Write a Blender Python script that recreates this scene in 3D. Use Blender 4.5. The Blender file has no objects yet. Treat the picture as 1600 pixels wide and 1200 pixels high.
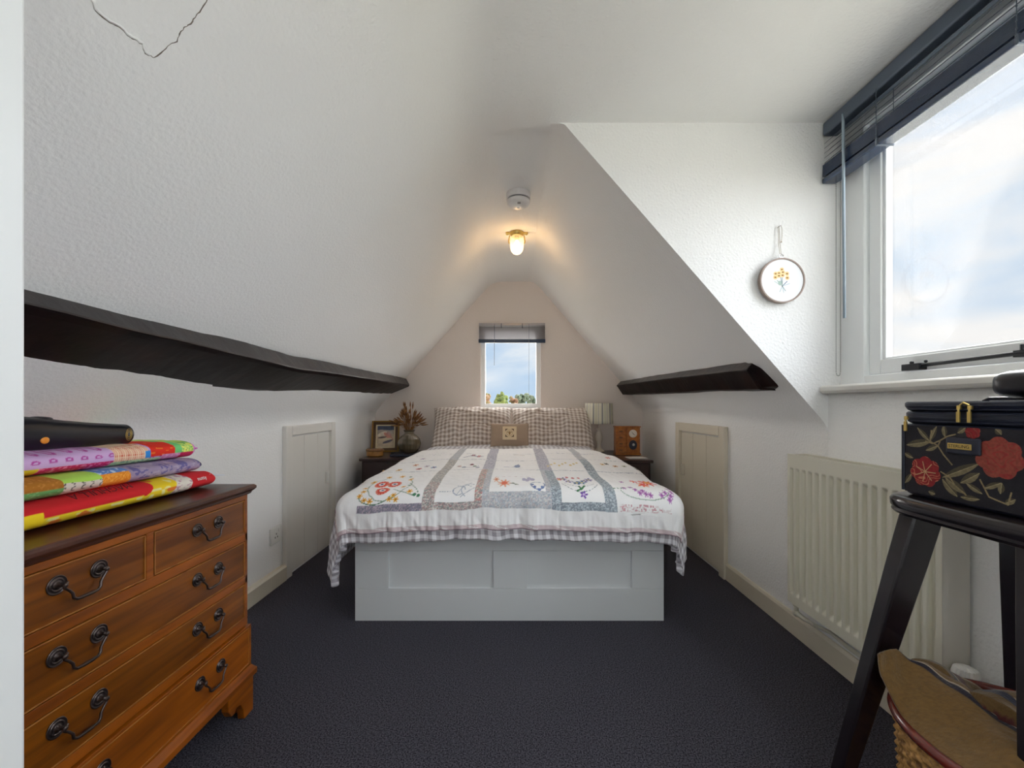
import bpy, bmesh, math, random
import numpy as np
from mathutils import Vector, Matrix
random.seed(7)
C = bpy.context.scene
COL = C.collection
PI = math.pi

# ------------------------------------------------------------ camera, sky, daylight, exposure
cam_d = bpy.data.cameras.new('camera')
cam = bpy.data.objects.new('camera', cam_d); COL.objects.link(cam)
cam.location = (0, 0, 1.0); cam.rotation_euler = (PI/2, 0, 0)
cam_d.sensor_width = 36.0; cam_d.lens = 14.4            # 640 px of focal length in a 1600 px frame
cam_d.shift_x = -3/1600; cam_d.shift_y = 35/1600
cam_d.clip_start = 0.02; cam_d.clip_end = 500
C.camera = cam
C.view_settings.view_transform = 'Standard'; C.view_settings.look = 'None'
C.view_settings.gamma = 1.0; C.view_settings.use_curve_mapping = False
C.view_settings.exposure = 0.0
try:
    C.cycles.use_denoising = True
    C.cycles.max_bounces = 12; C.cycles.diffuse_bounces = 9; C.cycles.transparent_max_bounces = 12
    C.cycles.caustics_reflective = False; C.cycles.caustics_refractive = False
    C.cycles.sample_clamp_indirect = 6.0
except Exception: pass

def lin(c):
    return tuple((x/12.92 if x <= .04045 else ((x+.055)/1.055)**2.4) for x in [v/255 for v in c])
def rgba(c): return (*lin(c), 1.0)

w = bpy.data.worlds.new('sky'); C.world = w; w.use_nodes = True
nt = w.node_tree; nt.nodes.clear()
def N(t, nt_, **k):
    n = nt_.nodes.new(t)
    for a, b in k.items(): setattr(n, a, b)
    return n
tc = N('ShaderNodeTexCoord', nt)
mp = N('ShaderNodeMapping', nt); mp.inputs['Scale'].default_value = (1.3, 1.3, 3.6); mp.inputs['Location'].default_value = (3.4, 1.7, .16)
nz = N('ShaderNodeTexNoise', nt); nz.inputs['Scale'].default_value = 1.9; nz.inputs['Detail'].default_value = 7; nz.inputs['Roughness'].default_value = .52
nz.inputs['Distortion'].default_value = .5
rp = N('ShaderNodeValToRGB', nt)
rp.color_ramp.elements[0].position = .30; rp.color_ramp.elements[0].color = rgba((190, 214, 238))
rp.color_ramp.elements[1].position = .55; rp.color_ramp.elements[1].color = rgba((250, 249, 247))
e = rp.color_ramp.elements.new(.42); e.color = rgba((220, 232, 244))
bg = N('ShaderNodeBackground', nt); bg.inputs['Strength'].default_value = 1.0
ow = N('ShaderNodeOutputWorld', nt)
nt.links.new(tc.outputs['Generated'], mp.inputs['Vector']); nt.links.new(mp.outputs[0], nz.inputs['Vector'])
nt.links.new(nz.outputs['Fac'], rp.inputs['Fac']); nt.links.new(rp.outputs[0], bg.inputs['Color']); nt.links.new(bg.outputs[0], ow.inputs['Surface'])

def sun(name, travel, strength, angle, color):
    d = bpy.data.lights.new(name, 'SUN'); d.energy = strength; d.angle = math.radians(angle); d.color = color
    o = bpy.data.objects.new(name, d); COL.objects.link(o)
    o.rotation_euler = Vector(travel).to_track_quat('-Z', 'Y').to_euler(); o.location = (0, 0, 12)
    return o
# overcast daylight: very wide soft suns, one per visible window, plus an added fill from behind
sun('daylight_east', (-1.0, 0.10, -0.42), 12.0, 100, (.90, .95, 1.0))
sun('fill_behind', (-.10, 1.0, -0.16), 2.4, 95, (.90, .95, 1.0))  # fill from behind, added to light the foot of the bed
sun('daylight_north', (0.05, -1.0, -0.30), 20, 120, (1.0, .98, .95))

# ------------------------------------------------------------ helpers
def vnoise(x, y, seed=0):
    x = np.asarray(x, float); y = np.asarray(y, float)
    xi = np.floor(x).astype(np.int64); yi = np.floor(y).astype(np.int64)
    fx = x-xi; fy = y-yi; fx = fx*fx*(3-2*fx); fy = fy*fy*(3-2*fy)
    return (hsh(xi, yi, seed)*(1-fx)+hsh(xi+1, yi, seed)*fx)*(1-fy)+(hsh(xi, yi+1, seed)*(1-fx)+hsh(xi+1, yi+1, seed)*fx)*fy
def hsh(a, b, s=0):
    n = (np.asarray(a).astype(np.int64)*374761393+np.asarray(b).astype(np.int64)*668265263+s*1442695041) & 0xffffffff
    n = ((n ^ (n >> 13))*1274126177) & 0xffffffff
    return ((n ^ (n >> 16)) & 0xffff)/65535.0

def finish(o, name, m, parent, smooth, bevel, seg=2, auto=None):
    if m: o.data.materials.append(m)
    COL.objects.link(o)
    if parent: o.parent = parent
    if smooth:
        for p in o.data.polygons: p.use_smooth = True
    if bevel:
        b = o.modifiers.new('bevel', 'BEVEL'); b.width = bevel; b.segments = seg; b.limit_method = 'ANGLE'; b.angle_limit = math.radians(40)
        b.harden_normals = False
    return o

class MB:
    def __init__(s): s.v = []; s.f = []
    def add(s, vs, fs):
        n = len(s.v); s.v += [tuple(v) for v in vs]; s.f += [tuple(i+n for i in f) for f in fs]; return s
    def box(s, x0, x1, y0, y1, z0, z1):
        return s.add([(x0,y0,z0),(x1,y0,z0),(x1,y1,z0),(x0,y1,z0),(x0,y0,z1),(x1,y0,z1),(x1,y1,z1),(x0,y1,z1)],
                     [(0,3,2,1),(4,5,6,7),(0,1,5,4),(1,2,6,5),(2,3,7,6),(3,0,4,7)])
    def hexa(s, lo, hi):      # two quads of four points
        return s.add(list(lo)+list(hi), [(0,3,2,1),(4,5,6,7),(0,1,5,4),(1,2,6,5),(2,3,7,6),(3,0,4,7)])
    def loft(s, rings, caps=True, closed=True):
        n = len(rings[0]); vs = [p for r in rings for p in r]; fs = []
        for i in range(len(rings)-1):
            for j in range(n if closed else n-1):
                a = i*n+j; b = i*n+(j+1) % n
                fs.append((a, b, b+n, a+n))
        if caps and closed:
            fs.append(tuple(reversed(range(n)))); fs.append(tuple((len(rings)-1)*n+j for j in range(n)))
        return s.add(vs, fs)
    def tube(s, pts, r, seg=10, caps=True, closed=False, flat=1.0):
        pts = [Vector(p) for p in pts]; rings = []; up = None
        L = len(pts)
        for i, p in enumerate(pts):
            a = pts[(i-1) % L] if (closed or i > 0) else p; b = pts[(i+1) % L] if (closed or i < L-1) else p
            t = (b-a)
            if t.length < 1e-9: t = Vector((0, 0, 1))
            t.normalize()
            if up is None: up = t.orthogonal().normalized()
            up = (up-t*up.dot(t))
            if up.length < 1e-6: up = t.orthogonal()
            up.normalize(); q = t.cross(up)
            rr = r[i] if isinstance(r, (list, tuple)) else r
            rings.append([p+up*math.cos(2*PI*k/seg)*rr+q*math.sin(2*PI*k/seg)*rr*flat for k in range(seg)])
        if closed: rings.append(rings[0])
        return s.loft(rings, caps and not closed)
    def lathe(s, prof, seg=32, c=(0,0,0), axis='z', squash=(1,1)):
        rings = []
        for r, z in prof:
            ring = []
            for k in range(seg):
                a = 2*PI*k/seg; u = r*math.cos(a)*squash[0]; v = r*math.sin(a)*squash[1]
                p = {'z': (u, v, z), 'y': (v, z, u), 'x': (z, u, v)}[axis]
                ring.append((p[0]+c[0], p[1]+c[1], p[2]+c[2]))
            rings.append(ring)
        return s.loft(rings)
    def sphere(s, c, r, seg=16, sc=(1,1,1)):
        prof = [(max(1e-4, math.sin(PI*i/seg)), -math.cos(PI*i/seg)) for i in range(seg+1)]
        rings = [[(c[0]+r*sc[0]*a*math.cos(2*PI*k/seg), c[1]+r*sc[1]*a*math.sin(2*PI*k/seg), c[2]+r*sc[2]*z) for k in range(seg)] for a, z in prof]
        return s.loft(rings)
    def prism(s, poly, axis, a, b):
        def P(u, v, t): return {'x': (t, u, v), 'y': (u, t, v), 'z': (u, v, t)}[axis]
        n = len(poly)
        vs = [P(u, v, a) for u, v in poly]+[P(u, v, b) for u, v in poly]
        fs = [tuple(range(n)), tuple(reversed(range(n, 2*n)))]+[(j, j+n, (j+1) % n+n, (j+1) % n) for j in range(n)]
        return s.add(vs, fs)
    def xf(s, M):
        s.v = [tuple(M @ Vector(v)) for v in s.v]; return s
    def build(s, name, m, parent=None, smooth=False, bevel=0, seg=2):
        me = bpy.data.meshes.new(name); me.from_pydata(s.v, [], s.f); me.update()
        bm = bmesh.new(); bm.from_mesh(me); bmesh.ops.recalc_face_normals(bm, faces=bm.faces); bm.to_mesh(me); bm.free()
        return finish(bpy.data.objects.new(name, me), name, m, parent, smooth, bevel, seg)

def grid_obj(name, P, m, parent=None, col=None, uv=None, closeu=False, closev=False, smooth=True):
    """P: n x m x 3 array -> one mesh; col: n x m x 3 linear colours; uv: n x m x 2"""
    n, k = P.shape[:2]
    iu = np.arange(n if closeu else n-1); iv = np.arange(k if closev else k-1)
    A, B = np.meshgrid(iu, iv, indexing='ij'); A2 = (A+1) % n; B2 = (B+1) % k
    f = np.stack([A*k+B, A2*k+B, A2*k+B2, A*k+B2], -1).reshape(-1, 4)
    me = bpy.data.meshes.new(name)
    me.vertices.add(n*k); me.vertices.foreach_set('co', P.reshape(-1).astype(np.float32))
    me.loops.add(f.size); me.loops.foreach_set('vertex_index', f.reshape(-1).astype(np.int32))
    me.polygons.add(len(f)); me.polygons.foreach_set('loop_start', np.arange(0, f.size, 4, dtype=np.int32))
    me.update(calc_edges=True)
    if smooth: me.polygons.foreach_set('use_smooth', np.ones(len(f), bool))
    if col is not None:
        ca = me.color_attributes.new('Col', 'FLOAT_COLOR', 'POINT')
        c4 = np.ones((n*k, 4), np.float32); c4[:, :3] = col.reshape(-1, 3); ca.data.foreach_set('color', c4.reshape(-1))
    if uv is not None:
        l = me.uv_layers.new(name='UVMap'); l.data.foreach_set('uv', uv.reshape(-1, 2)[f.reshape(-1)].astype(np.float32).reshape(-1))
    me.validate()
    return finish(bpy.data.objects.new(name, me), name, m, parent, False, 0)

def thing(name, label, cat, loc=(0,0,0), rotz=0, group=None):
    o = bpy.data.objects.new(name, None); COL.objects.link(o); o.empty_display_size = .05
    o.location = loc; o.rotation_euler = (0, 0, rotz); o['label'] = label; o['category'] = cat
    if group: o['group'] = group
    return o
def tag(o, label, cat, group=None):
    o['label'] = label; o['category'] = cat
    if group: o['group'] = group
    return o
def struct(o): o['kind'] = 'structure'; return o

# ------------------------------------------------------------ materials
def mat(name, color, rough=.6, metal=0, bump=None, vary=None, coat=0, sheen=0, spec=None, attr=False, emit=None):
    m = bpy.data.materials.new(name); m.use_nodes = True; t = m.node_tree
    b = t.nodes['Principled BSDF']; b.inputs['Base Color'].default_value = rgba(color)
    b.inputs['Roughness'].default_value = rough; b.inputs['Metallic'].default_value = metal
    if coat: b.inputs['Coat Weight'].default_value = coat; b.inputs['Coat Roughness'].default_value = .12
    if sheen: b.inputs['Sheen Weight'].default_value = sheen
    if spec is not None: b.inputs['Specular IOR Level'].default_value = spec
    tcn = N('ShaderNodeTexCoord', t)
    if attr:
        a = N('ShaderNodeVertexColor', t); a.layer_name = 'Col'; t.links.new(a.outputs['Color'], b.inputs['Base Color'])
    if vary:                                   # (scale, second colour, amount lo, hi)
        n = N('ShaderNodeTexNoise', t); n.inputs['Scale'].default_value = vary[0]; n.inputs['Detail'].default_value = 6
        r = N('ShaderNodeMapRange', t); r.inputs[1].default_value = vary[2]; r.inputs[2].default_value = vary[3]
        x = N('ShaderNodeMix', t, data_type='RGBA'); x.inputs[6].default_value = rgba(color); x.inputs[7].default_value = rgba(vary[1])
        t.links.new(tcn.outputs['Object'], n.inputs['Vector']); t.links.new(n.outputs['Fac'], r.inputs[0])
        t.links.new(r.outputs[0], x.inputs[0]); t.links.new(x.outputs[2], b.inputs['Base Color'])
    if bump:                                   # (scale, strength, distance)
        n = N('ShaderNodeTexNoise', t); n.inputs['Scale'].default_value = bump[0]; n.inputs['Detail'].default_value = 4
        bu = N('ShaderNodeBump', t); bu.inputs['Strength'].default_value = bump[1]; bu.inputs['Distance'].default_value = bump[2]
        t.links.new(tcn.outputs['Object'], n.inputs['Vector']); t.links.new(n.outputs['Fac'], bu.inputs['Height']); t.links.new(bu.outputs[0], b.inputs['Normal'])
    if emit: b.inputs['Emission Color'].default_value = rgba(emit[0]); b.inputs['Emission Strength'].default_value = emit[1]
    return m

def wood_mat(name, c1, c2, stretch=(18, 1.2, 18), rough=.36, coat=.1):
    m = mat(name, c1, rough, coat=coat); t = m.node_tree; b = t.nodes['Principled BSDF']
    tcn = N('ShaderNodeTexCoord', t); mpn = N('ShaderNodeMapping', t); mpn.inputs['Scale'].default_value = stretch
    n = N('ShaderNodeTexNoise', t); n.inputs['Scale'].default_value = 2.2; n.inputs['Detail'].default_value = 6; n.inputs['Distortion'].default_value = .6
    r = N('ShaderNodeValToRGB', t); r.color_ramp.elements[0].position = .32; r.color_ramp.elements[0].color = rgba(c2)
    r.color_ramp.elements[1].position = .68; r.color_ramp.elements[1].color = rgba(c1)
    n2 = N('ShaderNodeTexNoise', t); n2.inputs['Scale'].default_value = 3.5; n2.inputs['Detail'].default_value = 3
    x = N('ShaderNodeMix', t, data_type='RGBA', blend_type='MULTIPLY'); x.inputs[0].default_value = .55
    mr = N('ShaderNodeMapRange', t); mr.inputs[1].default_value = .3; mr.inputs[2].default_value = .62; mr.inputs[3].default_value = .45; mr.inputs[4].default_value = 1.0
    L = t.links.new
    L(tcn.outputs['Object'], mpn.inputs[0]); L(mpn.outputs[0], n.inputs['Vector']); L(n.outputs['Fac'], r.inputs[0])
    L(tcn.outputs['Object'], n2.inputs['Vector']); L(n2.outputs['Fac'], mr.inputs[0]); L(r.outputs[0], x.inputs[6]); L(mr.outputs[0], x.inputs[7])
    L(x.outputs[2], b.inputs['Base Color'])
    return m

def plaster_mat(name, color, strength=.35):
    m = mat(name, color, .85, spec=.2); t = m.node_tree; b = t.nodes['Principled BSDF']; L = t.links.new
    tcn = N('ShaderNodeTexCoord', t)
    n1 = N('ShaderNodeTexNoise', t); n1.inputs['Scale'].default_value = 105; n1.inputs['Detail'].default_value = 3
    n2 = N('ShaderNodeTexVoronoi', t); n2.inputs['Scale'].default_value = 60
    n3 = N('ShaderNodeTexNoise', t); n3.inputs['Scale'].default_value = 5; n3.inputs['Detail'].default_value = 3
    r = N('ShaderNodeMapRange', t); r.inputs[1].default_value = .0; r.inputs[2].default_value = .35
    a = N('ShaderNodeMath', t, operation='MULTIPLY_ADD'); a.inputs[1].default_value = -.35
    a2 = N('ShaderNodeMath', t, operation='MULTIPLY_ADD'); a2.inputs[1].default_value = 1.4
    L(tcn.outputs['Object'], n1.inputs['Vector']); L(tcn.outputs['Object'], n2.inputs['Vector']); L(tcn.outputs['Object'], n3.inputs['Vector'])
    L(n2.outputs['Distance'], r.inputs[0]); L(r.outputs[0], a.inputs[0]); L(n1.outputs['Fac'], a.inputs[2])
    L(n3.outputs['Fac'], a2.inputs[0]); L(a.outputs[0], a2.inputs[2])
    bu = N('ShaderNodeBump', t); bu.inputs['Strength'].default_value = strength; bu.inputs['Distance'].default_value = .0045
    L(a2.outputs[0], bu.inputs['Height']); L(bu.outputs[0], b.inputs['Normal'])
    return m

M = {}
M['plaster'] = plaster_mat('white_plaster', (242, 242, 241))
M['plaster_rough'] = plaster_mat('rough_white_plaster', (241, 241, 240), .6)
M['back'] = plaster_mat('warm_white_plaster', (234, 226, 220), .18)
M['gloss'] = mat('white_gloss_paint', (224, 221, 214), .35, bump=(60, .08, .002))
M['cream'] = mat('cream_gloss_paint', (216, 208, 190), .38, bump=(60, .08, .002))
M['upvc'] = mat('white_window_paint', (236, 238, 238), .3)
M['bedwhite'] = mat('white_bed_foil', (216, 220, 222), .42)
M['rad'] = mat('radiator_enamel', (222, 219, 203), .32)
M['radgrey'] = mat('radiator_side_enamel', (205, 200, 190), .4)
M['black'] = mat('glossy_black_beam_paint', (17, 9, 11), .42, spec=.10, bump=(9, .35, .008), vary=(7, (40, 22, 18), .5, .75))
M['black_lit'] = mat('beam_upper_lit_tone', (48, 44, 45), .40, bump=(14, .4, .008), vary=(9, (62, 50, 46), .5, .8))  # light on the beams' upper face, put into a greyer colour
M['wood'] = wood_mat('yew_frame_wood', (172, 92, 14), (122, 60, 4))
M['wood2'] = wood_mat('yew_drawer_wood', (146, 82, 4), (98, 48, 0))
M['woodtop'] = wood_mat('mahogany_top', (88, 46, 28), (52, 24, 16), rough=.36, coat=.2)
M['edge'] = mat('worn_pale_wood_edge', (164, 106, 46), .5, vary=(30, (120, 62, 20), .5, .75))
M['bronze'] = mat('dark_bronze', (92, 82, 80), .3, metal=.9)
M['blind'] = mat('blue_grey_blind', (88, 98, 112), .32, metal=.25)
M['blindrail'] = mat('dark_blue_blind_rail', (42, 58, 84), .22, coat=.4)
M['blindpale'] = mat('pale_grey_blind', (172, 170, 174), .3, metal=.3)
M['wand'] = mat('clear_grey_plastic', (150, 165, 178), .15)
M['chain'] = mat('grey_bead_chain', (120, 120, 118), .4, metal=.4)
M['iron'] = mat('black_iron', (22, 24, 30), .38)
M['stool'] = mat('black_stained_wood', (26, 19, 24), .26, coat=.2, bump=(30, .1, .002))
M['dryer'] = mat('matte_black_plastic', (24, 24, 30), .35)
M['orange'] = mat('orange_plastic', (240, 150, 40), .4)
M['gold'] = mat('brass', (214, 186, 110), .28, metal=.85)
M['navy'] = mat('navy_vinyl', (26, 32, 50), .4, bump=(120, .15, .001))
M['linen'] = mat('beige_linen', (172, 150, 130), .9, bump=(320, .3, .001), sheen=.2)
M['darkwood'] = mat('dark_brown_wood', (44, 26, 26), .28, coat=.2)
M['paint'] = mat('vertex_fabric', (200, 200, 200), .85, attr=True, bump=(420, .12, .001))
M['quilt'] = mat('cotton_quilt', (200, 200, 200), .88, attr=True, bump=(190, .22, .002))
M['paintgloss'] = mat('printed_gloss', (200, 200, 200), .35, attr=True)
M['blanket'] = mat('wool_blanket', (110, 84, 44), .95, attr=True, bump=(260, .6, .003), sheen=.3)
M['cane'] = mat('bentwood_rim', (104, 36, 26), .2, coat=.5)
M['straw'] = mat('woven_seagrass', (190, 146, 84), .7, vary=(55, (110, 74, 34), .4, .62), bump=(180, .6, .003))
M['creamcloth'] = mat('cream_cloth', (214, 206, 188), .9, bump=(200, .3, .002))
M['ivory'] = mat('ivory_ceramic', (232, 224, 210), .3)
M['plug'] = mat('white_socket_plastic', (232, 232, 228), .3)
M['steel'] = mat('chrome', (180, 180, 180), .2, metal=.9)
M['dark'] = mat('slot_black', (14, 14, 14), .6)
M['frame_gold'] = mat('old_gold_frame', (150, 112, 40), .38, metal=.5, bump=(60, .2, .002))
M['frame_dark'] = mat('dark_brown_moulding', (84, 54, 22), .45)
M['mount'] = mat('cream_mount', (224, 210, 176), .8)
M['grass'] = mat('dried_grass', (158, 112, 62), .8, vary=(40, (110, 70, 36), .4, .6))
M['pine'] = wood_mat('orange_pine', (196, 122, 48), (158, 88, 28), rough=.35)
M['paper'] = mat('white_paper', (225, 222, 216), .7)
M['leaf'] = mat('green_foliage', (74, 88, 40), .9, vary=(1.2, (104, 110, 50), .4, .6))
M['leaf2'] = mat('autumn_foliage', (122, 88, 66), .9, vary=(1.2, (104, 96, 54), .4, .6))
M['leaf3'] = mat('dull_foliage', (74, 88, 68), .9, vary=(1.2, (96, 100, 80), .4, .6))
M['bark'] = mat('bark', (84, 66, 50), .9)
M['bounce_ground'] = mat('pale_bounce_ground', (205, 202, 188), .95)  # unseen ground made pale to bounce daylight onto the ceiling
M['hoopwood'] = mat('pale_grey_hoop_wood', (150, 132, 122), .5)
M['string'] = mat('string', (176, 164, 146), .8)
M['alarm'] = mat('alarm_plastic', (228, 226, 226), .4)
M['grey'] = mat('grey_plastic', (120, 120, 124), .5)

# glass: a see-through pane with a faint reflection
def glass_mat(name, tint, gloss):
    m = bpy.data.materials.new(name); m.use_nodes = True; t = m.node_tree; t.nodes.clear()
    tr = N('ShaderNodeBsdfTransparent', t); tr.inputs[0].default_value = tint
    gl = N('ShaderNodeBsdfGlossy', t); gl.inputs['Roughness'].default_value = .03
    fr = N('ShaderNodeFresnel', t); fr.inputs[0].default_value = 1.45
    mu = N('ShaderNodeMath', t, operation='MULTIPLY'); mu.inputs[1].default_value = gloss
    mx = N('ShaderNodeMixShader', t); o = N('ShaderNodeOutputMaterial', t); L = t.links.new
    L(fr.outputs[0], mu.inputs[0]); L(mu.outputs[0], mx.inputs[0]); L(tr.outputs[0], mx.inputs[1]); L(gl.outputs[0], mx.inputs[2]); L(mx.outputs[0], o.inputs[0])
    return m
M['glass'] = glass_mat('window_glass', (1, 1, 1, 1), .12)
m = bpy.data.materials.new('frosted_lamp_glass'); m.use_nodes = True; t = m.node_tree; t.nodes.clear()
tr = N('ShaderNodeBsdfTransparent', t); tl = N('ShaderNodeBsdfTranslucent', t); tl.inputs[0].default_value = (.95, .92, .85, 1); gl = N('ShaderNodeBsdfGlossy', t); gl.inputs['Roughness'].default_value = .08
m1_ = N('ShaderNodeMixShader', t); m1_.inputs[0].default_value = .28; m2_ = N('ShaderNodeMixShader', t); m2_.inputs[0].default_value = .07; oo = N('ShaderNodeOutputMaterial', t)
t.links.new(tr.outputs[0], m1_.inputs[1]); t.links.new(tl.outputs[0], m1_.inputs[2]); t.links.new(m1_.outputs[0], m2_.inputs[1]); t.links.new(gl.outputs[0], m2_.inputs[2]); t.links.new(m2_.outputs[0], oo.inputs['Surface'])
M['jar'] = m
M['vase'] = mat('ribbed_smoky_glass', (120, 108, 84), .14); M['vase'].node_tree.nodes['Principled BSDF'].inputs['Transmission Weight'].default_value = .35

def gingham_mat(name, base, dark, pitch):
    m = mat(name, base, .88, sheen=.15, bump=(300, .15, .001)); t = m.node_tree; b = t.nodes['Principled BSDF']; L = t.links.new
    uv = N('ShaderNodeUVMap', t); uv.uv_map = 'UVMap'; sp = N('ShaderNodeSeparateXYZ', t); L(uv.outputs[0], sp.inputs[0])
    outs = []
    for k in (0, 1):
        a = N('ShaderNodeMath', t, operation='MULTIPLY'); a.inputs[1].default_value = 1/pitch
        f = N('ShaderNodeMath', t, operation='FRACT'); g = N('ShaderNodeMath', t, operation='GREATER_THAN'); g.inputs[1].default_value = .5
        L(sp.outputs[k], a.inputs[0]); L(a.outputs[0], f.inputs[0]); L(f.outputs[0], g.inputs[0]); outs.append(g)
    s = N('ShaderNodeMath', t, operation='ADD'); h = N('ShaderNodeMath', t, operation='MULTIPLY'); h.inputs[1].default_value = .5
    L(outs[0].outputs[0], s.inputs[0]); L(outs[1].outputs[0], s.inputs[1]); L(s.outputs[0], h.inputs[0])
    x = N('ShaderNodeMix', t, data_type='RGBA'); x.inputs[6].default_value = rgba(base); x.inputs[7].default_value = rgba(dark)
    L(h.outputs[0], x.inputs[0]); L(x.outputs[2], b.inputs['Base Color'])
    return m
M['gingham'] = gingham_mat('taupe_gingham', (232, 223, 216), (162, 145, 133), .036)
M['gingham2'] = gingham_mat('grey_gingham', (234, 233, 238), (158, 153, 160), .036)

m = mat('charcoal_carpet', (44, 43, 50), .95, bump=(520, .8, .004), spec=.1); t = m.node_tree
n = N('ShaderNodeTexNoise', t); n.inputs['Scale'].default_value = 230; n.inputs['Detail'].default_value = 8
tcn = N('ShaderNodeTexCoord', t); r = N('ShaderNodeValToRGB', t)
r.color_ramp.elements[0].position = .36; r.color_ramp.elements[0].color = rgba((36, 35, 43)); r.color_ramp.elements[1].position = .64; r.color_ramp.elements[1].color = rgba((98, 97, 108))
t.links.new(tcn.outputs['Object'], n.inputs['Vector']); t.links.new(n.outputs['Fac'], r.inputs[0]); t.links.new(r.outputs[0], t.nodes['Principled BSDF'].inputs['Base Color'])
M['carpet'] = m

# ------------------------------------------------------------ room shell
XL, XR, YB, YF = -1.335, 1.235, 3.94, -1.3
YC = 1.61                       # plane of the dormer cheek
XW = 1.285                      # inner face of the dormer window wall
struct(MB().box(-1.6, 1.6, YF, YB+.1, -.12, 0).build('floor', M['carpet']))
def lk(y): return .945 - .02*(YB-y)/3.0           # height of the left knee
def rk(y): return .995 - .075*(YB-y)/(YB-YC)
ST = [YF, -.4, .4, 1.1, 1.35, YC, 1.8, 2.6, 3.3, YB]
def tops(y):
    yy = [YF, 1.1, YC, 1.80, YB]
    return (np.interp(y, yy, [-.14, -.14, -.185, -.197, -.203]), np.interp(y, yy, [.19, .19, .194, .202, .200]), np.interp(y, yy, [2.11, 2.11, 2.115, 2.192, 2.200]))
def quad_strip(name, prof, ys, m):                # prof(y) -> list of (x, z)
    P = np.array([[(x, y, z) for x, z in prof(y)] for y in ys], float)
    return struct(grid_obj(name, P, m))
def bez(a, b, c, n=8):
    return [tuple((1-t)**2*np.array(a)+2*t*(1-t)*np.array(b)+t*t*np.array(c)) for t in np.linspace(0, 1, n)]
def left_slope(y):
    xl, xr, zt = tops(y); k = lk(y)
    u = np.array([xl-XL, zt-k]); u = u/np.linalg.norm(u)
    # soft bends where the slope meets knee wall and ceiling
    return bez((XL, k-.06), (XL, k), (XL+u[0]*.07, k+u[1]*.07)) + bez((xl-u[0]*.10, zt-u[1]*.10), (xl, zt), (xl+.09, zt))
def right_slope(y):
    xl, xr, zt = tops(y); k = rk(y)
    u = np.array([xr-XR, zt-k]); u = u/np.linalg.norm(u)
    q = .012 if y < 1.7 else .05
    return bez((xr-.05, zt), (xr-.05+q*0+.05-q*.5, zt), (xr-u[0]*q, zt-u[1]*q)) + bez((XR+u[0]*.04, k+u[1]*.04), (XR, k), (XR, k-.04))
ls = quad_strip('wall_left_slope', left_slope, ST, M['plaster'])
quad_strip('wall_left', lambda y: [(XL, -.02), (XL, lk(y)-.06)], ST, M['plaster'])
quad_strip('wall_right_slope', right_slope, [y for y in ST if y >= YC], M['plaster'])
quad_strip('wall_right', lambda y: [(XR, -.02), (XR, rk(y)-.04)], [y for y in ST if y >= YC], M['plaster_rough'])
quad_strip('wall_right_lower', lambda y: [(XR, -.02), (XR, 1.05), (XW+.02, 1.05)], [YF, 0, YC], M['plaster_rough'])
quad_strip('ceiling', lambda y: [(tops(y)[0]+.09, tops(y)[2]), (tops(y)[1]-.05, tops(y)[2])], ST, M['plaster'])
quad_strip('ceiling_dormer', lambda y: [(tops(y)[1]-.05, tops(y)[2]), (XW+.02, tops(y)[2])], [y for y in ST if y <= YC], M['plaster'])
# triangular cheek of the dormer, straight above the slope's cut edge
zt = tops(YC)[2]
ck = [(p[0], p[1]) for p in right_slope(YC)]
poly = [(ck[0][0], zt+.005)] + ck + [(XR, rk(YC)-.06), (XW+.03, rk(YC)-.06), (XW+.03, zt+.005)]
struct(MB().prism([(a, b) for a, b in poly], 'y', YC, YC+.004).build('wall_dormer', M['plaster_rough']))
# gable wall with the opening of the far window
WX0, WX1, WZ0, WZ1 = -.32, .258, .985, 1.79
mb = MB()
def wallrect(x0, x1, z0, z1, y=YB): mb.add([(x0,y,z0),(x1,y,z0),(x1,y,z1),(x0,y,z1)], [(0,1,2,3)])
wallrect(-1.6, WX0, -.1, 2.4); wallrect(WX1, 1.6, -.1, 2.4); wallrect(WX0, WX1, -.1, WZ0); wallrect(WX0, WX1, WZ1, 2.4)
mb.add([(WX0,YB,WZ0),(WX0,YB+.12,WZ0),(WX0,YB+.12,WZ1),(WX0,YB,WZ1)], [(0,1,2,3)]); mb.add([(WX1,YB,WZ0),(WX1,YB+.12,WZ0),(WX1,YB+.12,WZ1),(WX1,YB,WZ1)], [(0,1,2,3)])
mb.add([(WX0,YB,WZ0),(WX1,YB,WZ0),(WX1,YB+.12,WZ0),(WX0,YB+.12,WZ0)], [(0,1,2,3)]); mb.add([(WX0,YB,WZ1),(WX1,YB,WZ1),(WX1,YB+.12,WZ1),(WX0,YB+.12,WZ1)], [(0,1,2,3)])
struct(mb.build('wall_back', M['back']))
# wall behind the photographer, with a made-up window added to light this side of the room
mb = MB(); y = YF
for a, b, c, d in ((-1.6,-.75,-.1,2.2),(.75,1.6,-.1,2.2),(-.75,.75,-.1,.55),(-.75,.75,1.95,2.2)):
    mb.add([(a,y,c),(b,y,c),(b,y,d),(a,y,d)], [(0,1,2,3)])
struct(mb.build('wall_front', M['plaster']))
# dormer wall above and beside the window
SY0, SY1 = -.35, 1.60
mb = MB()
for a, b, c, d in ((YF, SY0, 1.05, 2.12), (SY0, SY1, 2.07, 2.12), (SY1, YC+.01, 1.05, 2.12)):
    mb.add([(XW,a,c),(XW,b,c),(XW,b,d),(XW,a,d)], [(0,1,2,3)])
mb.add([(XW,SY1,1.05),(XW+.12,SY1,1.05),(XW+.12,SY1,2.12),(XW,SY1,2.12)], [(0,1,2,3)])
struct(mb.build('wall_dormer_side', M['plaster']))
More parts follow.
